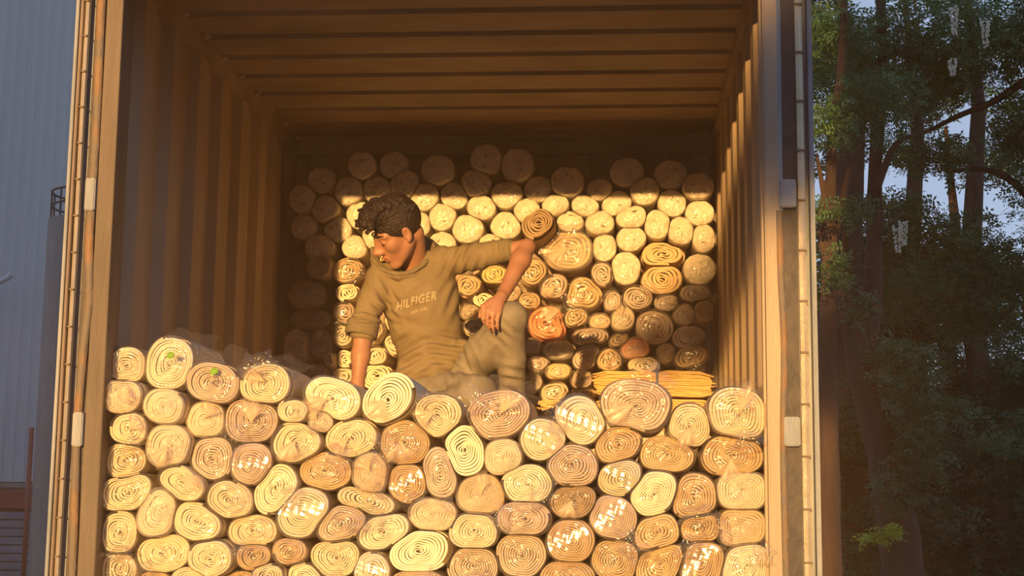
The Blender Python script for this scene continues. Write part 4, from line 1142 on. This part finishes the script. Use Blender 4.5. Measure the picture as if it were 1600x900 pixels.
def leaves(name, centers, radii, n, size, mat, parent, seed, droop=.0, flat=1.0):
    """leaf sprigs: pairs of pointed leaves along short stalks, scattered inside clumps"""
    g = np.random.default_rng(seed); C = np.array(centers); Rr = np.array(radii)
    w = (Rr.prod(1)) ** (2 / 3); w /= w.sum(); ns = n // 7
    k = g.choice(len(C), ns, p=w)
    d = g.normal(size=(ns, 3)); d /= np.linalg.norm(d, axis=1, keepdims=True); rad = g.random(ns) ** .45
    base = C[k] + d * rad[:, None] * Rr[k]
    ax = g.normal(size=(ns, 3)); ax[:, 2] = ax[:, 2] * .35 - .25 - droop; ax /= np.linalg.norm(ax, axis=1, keepdims=True)
    nrm = g.normal(size=(ns, 3)) * .55 + np.array([0, 0, 1.]); side = np.cross(ax, nrm); side /= np.linalg.norm(side, axis=1, keepdims=True)
    nrm = np.cross(side, ax)
    Vs = []
    sz = size * g.uniform(.7, 1.25, ns)
    for j in range(7):
        s = 0 if j == 6 else (1 if j % 2 else -1); t = (j // 2) * 1.0
        b0 = base + ax * (sz * (t * .75))[:, None]
        dirv = ax * (1. if s == 0 else .45) + side * (s * .9) + g.normal(size=(ns, 3)) * .18; dirv /= np.linalg.norm(dirv, axis=1, keepdims=True)
        wv = np.cross(dirv, nrm); wv /= np.linalg.norm(wv, axis=1, keepdims=True)
        tip = b0 + dirv * sz[:, None] * 1.15; mid = b0 + dirv * sz[:, None] * .5
        up_ = nrm * (sz * .08)[:, None]
        Vs.append(np.stack([b0, mid + wv * sz[:, None] * .27 + up_, tip, mid - wv * sz[:, None] * .27 + up_], 1))
    V = np.concatenate(Vs).reshape(-1, 3); Fc = np.arange(len(V)).reshape(-1, 4)
    return mesh_obj(name, V, Fc, mat, parent, smooth=False)


def limb(px_list, Y, rads, base):
    """points from photo pixels at depth(s) Y, in the frame of a tree standing at base"""
    pts = []
    for i, q in enumerate(px_list):
        y_ = Y[i] if hasattr(Y, '__len__') else Y
        pts.append(P(q[0], q[1], y_) - base)
    # smooth by subdividing
    out = []; rr = []
    for i in range(len(pts) - 1):
        p0 = pts[max(i - 1, 0)]; p1 = pts[i]; p2 = pts[i + 1]; p3 = pts[min(i + 2, len(pts) - 1)]
        for t in (0, .25, .5, .75):
            out.append(.5 * ((2 * p1) + (-p0 + p2) * t + (2 * p0 - 5 * p1 + 4 * p2 - p3) * t * t + (-p0 + 3 * p1 - 3 * p2 + p3) * t ** 3))
            rr.append((rads[i] * (1 - t) + rads[i + 1] * t) * (1 + .05 * math.sin(len(out) * 1.9)))
    out.append(pts[-1]); rr.append(rads[-1])
    return out, rr


def tree(name, label, base, limbs, clumps, nleaf, lsize, lmat, seed, cat='tree', group='trees beside the container', extra=None):
    base = np.array(base, float); root = empty(name, tuple(base)); tag(root, label, cat, group)
    mb = MB()
    for pts, rr in limbs: mb.tube(pts, rr, 14)
    mb.build('trunk', MAT['bark'], root, True)
    if clumps:
        C = [np.array(c) - base for c, r in clumps]; R_ = [r for c, r in clumps]
        leaves('foliage', C, R_, nleaf, lsize, lmat, root, seed)
    return root


def pc(px, py, Y, rx, ry, rz):
    return (P(px, py, Y), (rx, ry, rz))


# tree with the thick leaning trunk
b1 = P(1412, 900, 11.5); b1[2] = 0
low = np.array([0, 0, 0.])
l1 = limb([(1418, 1010), (1412, 900), (1398, 800), (1375, 690), (1345, 580), (1332, 470), (1336, 360), (1342, 240), (1350, 130)], 11.5, [.20, .165, .15, .125, .10, .075, .06, .045, .03], b1)
l1 = ([np.array([.08, 0, 0.])] + l1[0], [.24] + l1[1])
t1 = tree('tree', 'acacia with thick leaning brown trunk and lime sprays near its foot', b1,
     [l1, limb([(1340, 560), (1318, 480), (1312, 400), (1316, 300)], 11.5, [.08, .06, .05, .035], b1),
      limb([(1348, 600), (1362, 470), (1366, 380), (1368, 250), (1380, 110), (1376, 0), (1380, -120)], [11.5, 11.6, 11.7, 11.7, 11.7, 11.7, 11.7], [.07, .085, .07, .055, .045, .04, .03], b1),
      limb([(1368, 300), (1400, 225), (1440, 210)], 11.6, [.035, .025, .01], b1)],
     [pc(1420, 600, 11.3, .30, .35, .35), pc(1440, 690, 11.3, .22, .25, .35), pc(1400, 560, 11.4, .25, .3, .2), pc(1395, 770, 11.2, .18, .2, .22), pc(1430, 730, 11.2, .20, .22, .25),
      pc(1480, 640, 11.5, .22, .25, .10), pc(1540, 690, 11.4, .25, .2, .06), pc(1330, 100, 11.8, .55, .6, .45), pc(1450, 60, 11.8, .6, .6, .4)], 26000, .035, MAT['leaf'], 21)
t1b = P(1378, 835, 11.1) - b1
sp = leaves('lime_spray', [t1b, t1b + np.array([.08, 0, .03]), t1b + np.array([-.07, 0, -.03])], [(.12, .12, .06), (.09, .1, .06), (.10, .1, .04)], 620, .034, MAT['leaf_sunlit'], t1, 22)
sp['label'] = 'leaf spray with sunlight put into its yellow-green colour'
# slim twin-stemmed tree by the door
b2 = P(1300, 900, 10.5); b2[2] = 0
t2 = tree('tree', 'slim reddish-barked tree right beside the open right container door', b2,
     [(lambda q: ([np.array([.02, 0, 0.])] + q[0], [.13] + q[1]))(limb([(1300, 1000), (1296, 850), (1294, 700), (1292, 560), (1296, 430), (1298, 330), (1300, 220), (1312, 130), (1318, 40), (1320, -80)], 10.5, [.09, .085, .08, .07, .06, .045, .036, .032, .028, .02], b2)),
      limb([(1297, 400), (1312, 330), (1330, 260), (1352, 225)], 10.5, [.035, .03, .022, .012], b2), limb([(1298, 350), (1285, 290), (1276, 240)], 10.5, [.03, .02, .01], b2),
      limb([(1296, 430), (1282, 360), (1290, 290), (1310, 240)], 10.5, [.03, .025, .02, .01], b2)],
     [pc(1310, 420, 10.1, .14, .15, .18), pc(1345, 480, 10.2, .12, .15, .14), pc(1290, 330, 10.0, .10, .1, .12), pc(1300, 200, 10.1, .22, .2, .16), pc(1350, 150, 10.2, .25, .2, .18), pc(1345, 330, 10.3, .10, .2, .14), pc(1330, 190, 10.7, .40, .45, .22), pc(1300, 60, 10.8, .35, .5, .22), pc(1380, 150, 10.8, .35, .4, .2)], 12000, .034, MAT['leaf'], 31)
# tree carrying the long rising branch
b3 = P(1700, 900, 12.5); b3[2] = 0
tree('tree', 'broad tree at the right edge with a long bare branch reaching left', b3,
     [(lambda q: ([np.array([0, 0, 0.])] + q[0], [.22] + q[1]))(limb([(1700, 1000), (1695, 700), (1680, 400), (1665, 150), (1660, -100)], 12.5, [.19, .17, .15, .12, .08], b3)),
      limb([(1690, 60), (1640, 100), (1600, 128), (1550, 160), (1500, 180), (1450, 205), (1430, 212)], 12.3, [.045, .04, .036, .03, .024, .017, .009], b3),
      limb([(1680, 420), (1600, 300), (1540, 265), (1480, 270)], 12.4, [.05, .035, .025, .01], b3)],
     [pc(1400, 330, 12.3, .3, .5, .2), pc(1350, 400, 12.4, .3, .4, .25), pc(1560, 60, 12.3, .65, .6, .40), pc(1460, 240, 12.2, .36, .5, .16), pc(1590, 215, 12.5, .25, .5, .12), pc(1450, 130, 12.4, .5, .6, .25), pc(1470, 370, 12.2, .55, .6, .22), pc(1580, 420, 12.3, .5, .5, .28),
      pc(1430, 460, 12.2, .45, .5, .25), pc(1540, 500, 12.4, .5, .5, .25), pc(1650, 200, 12.4, .5, .8, 1.2)], 60000, .036, MAT['leaf'], 41)
# blossom racemes hanging in the trees
for k, (px, py, ln, lab) in enumerate([(1402, 352, 22, 'cream blossom cluster hanging left of another, mid height right of the trunks'), (1411, 345, 20, 'cream blossom cluster hanging just right of its longer twin'),
                                       (1490, 8, 26, 'large cream blossom cluster hanging at the top of the frame'), (1539, 30, 24, 'cream blossom cluster right of the large topmost one'),
                                       (1488, 92, 14, 'small orange-lit blossom cluster below the large topmost one')]):
    p = P(px, py, 10.9); sc = 10.9 / F; r0 = empty('blossom_cluster', tuple(p)); tag(r0, lab, 'blossom', 'hanging cream blossom clusters')
    mb = MB(); g = np.random.default_rng(60 + k)
    L_ = ln * 1.9 * sc
    for i in range(110):
        t = g.random(); rad = .026 * (1 - t * .75); a_ = g.random() * 6.28
        c = np.array([rad * math.cos(a_), rad * math.sin(a_), -t * L_])
        mb.tube([c, c + np.array([.006 * math.cos(a_), .006 * math.sin(a_), -.004]), c + np.array([.014 * math.cos(a_), .014 * math.sin(a_), -.010])], [.003, .0065, .002], 5)
    mb.build('petals', MAT['blossom'], r0, True)
    MB().tube([(0, 0, .10), (0, 0, 0), (0, 0, -L_)], [.003, .003, .001], 5).build('stalk', MAT['bark'], r0)
# wood behind
far = [(1330, 15.5, 'first tree from the left in the dark wood behind', 700, 0), (1440, 17, 'second tree from the left in the dark wood behind', 520, 1), (1540, 16, 'third tree from the left in the dark wood behind', 600, 2),
       (1640, 18, 'fourth tree from the left in the dark wood behind', 480, 3), (1250, 19, 'tree of the dark wood mostly hidden by the container', 500, 4), (1500, 23, 'most distant tree of the dark wood', 430, 5)]
for px, Y, lab, top, k in far:
    bb = P(px, 880, Y); bb[2] = 0; g = np.random.default_rng(70 + k)
    H0 = 9.5 if k == 5 else 8.5
    limbs = [([np.array([0, 0, 0]), np.array([.1, 0, 2.]), np.array([-.05, .1, 4.]), np.array([.1, 0, 6.]), np.array([0, 0, 7.6])], [.17, .14, .12, .08, .03])]
    cl = []
    for i in range(13):
        z = g.uniform(1.1, 4.5) if k != 5 else g.uniform(.8, 4.6)
        cl.append((bb + np.array([g.uniform(-1.1, 1.1), g.uniform(-.9, .9), z]), (g.uniform(.5, .9), .8, g.uniform(.25, .5))))
    for i in range(2): cl.append((bb + np.array([g.uniform(-1.2, 1.2), g.uniform(-.5, .5), g.uniform(.5, 1.4)]), (.9, .6, .5)))
    for i in range(4): cl.append((bb + np.array([g.uniform(-1.0, 1.0), g.uniform(-.9, .9), g.uniform(6.2, 8.6)]), (g.uniform(.4, .8), .8, g.uniform(.2, .4))))
    tree('dense_tree', lab, bb, limbs, cl, 42000, .065, MAT['leaf_dark'], 80 + k, group='trees of the dark wood behind')
# hedge line closing the horizon
hr = empty('hedge', (6, 27, 0)); tag(hr, 'long dark hedge closing the yard behind the trees', 'hedge')
leaves('foliage', [(x_, g.uniform(-.5, .5), z_) for x_ in np.arange(-5, 12, 1.2) for z_ in (.8, 2.2, 3.4)], [(1.1, .8, 1.0)] * (3 * len(np.arange(-5, 12, 1.2))), 60000, .10, MAT['leaf_dark'], hr, 99)
MB().box(-5.5, 12, .2, .9, 0, 3.0).build('core', MAT['leaf_dark'], hr)

# ------------------------------------------------------------------ out of view behind the camera, shading the yard
MAT['block'] = surf('grey_block_wall', (.26, .25, .24), (.33, .31, .29), scale=3, rough=.9, bump=.2)
def block(x0, x1, y0, y1, h, name, label):  # building out of view, added to keep the sun off the yard
    r0 = empty(name, ((x0 + x1) / 2, y0, 0)); tag(r0, label, 'building')
    w = (x1 - x0) / 2
    MB().box(-w, w, 0, y1 - y0, 0, h, .02).build('wall', MAT['block'], r0)
    MB().box(-w - .2, w + .2, -.2, y1 - y0 + .2, h, h + .25, .02).build('roof', MAT['darkmetal'], r0)
    m_ = MB()
    for i in range(int(w * 2 / 3)):
        xx = -w + 1.5 + i * 3; m_.box(xx - .6, xx + .6, y1 - y0, y1 - y0 + .04, 1.2, 2.6, .01)
    m_.build('window_row', MAT['darkmetal'], r0)
block(-34, -5.35, -22, -15, 19, 'warehouse', 'unseen grey block building added for shade behind the viewpoint on the left')
block(-1.45, 24, -22, -15, 9.5, 'warehouse', 'lower unseen grey block building added for shade behind the viewpoint on the right')
# low crown whose shade falls across the right half of the load
YT = -11.0
dx, dz = -(YD - YT) * SUN[0] / SUN[1], (YD - YT) * -SUN[2] / SUN[1]
bt = np.array([1.0, YT, 0.])
cl = []
for X_, z_, rx_, rz_ in ((.62, 1.50, .34, .42), (.32, 1.36, .34, .38), (.02, 1.20, .28, .25), (.95, 1.55, .40, .50), (.50, 1.30, .40, .38), (-.18, 1.12, .18, .15)):
    cl.append((np.array([X_ + dx, YT, CZ + z_ + dz]), (rx_, .5, rz_)))
tree('tree', 'young tree behind the viewpoint shading the right of the load', bt, [([np.array([0, 0, 0]), np.array([-.1, 0, 2.]), np.array([-.9, 0, 4.2]), np.array([-1.6, 0, 4.6])], [.09, .07, .05, .02])],
     cl, 10000, .055, MAT['leaf'], 120, group='trees behind the viewpoint')

# ------------------------------------------------------------------ dusty evening haze, thicker low down
def haze(z1, x1, dens, lab):
    m, nt, out = new_mat('haze'); v = N(nt, 'ShaderNodeVolumeScatter', Density=dens, Anisotropy=0.0); v.inputs['Color'].default_value = (1, .62, .30, 1)
    nt.links.new(v.outputs[0], out.inputs['Volume'])
    o = MB().box(-5.5, x1, -5, YB - .01, .02, z1).build('haze', m); tag(o, lab, 'haze', kind='stuff'); return o
haze(2.2, 1.1, .0085, 'golden dusty haze low over the yard and load')
haze(4.2, .7, .004, 'thin dusty haze higher in the air')
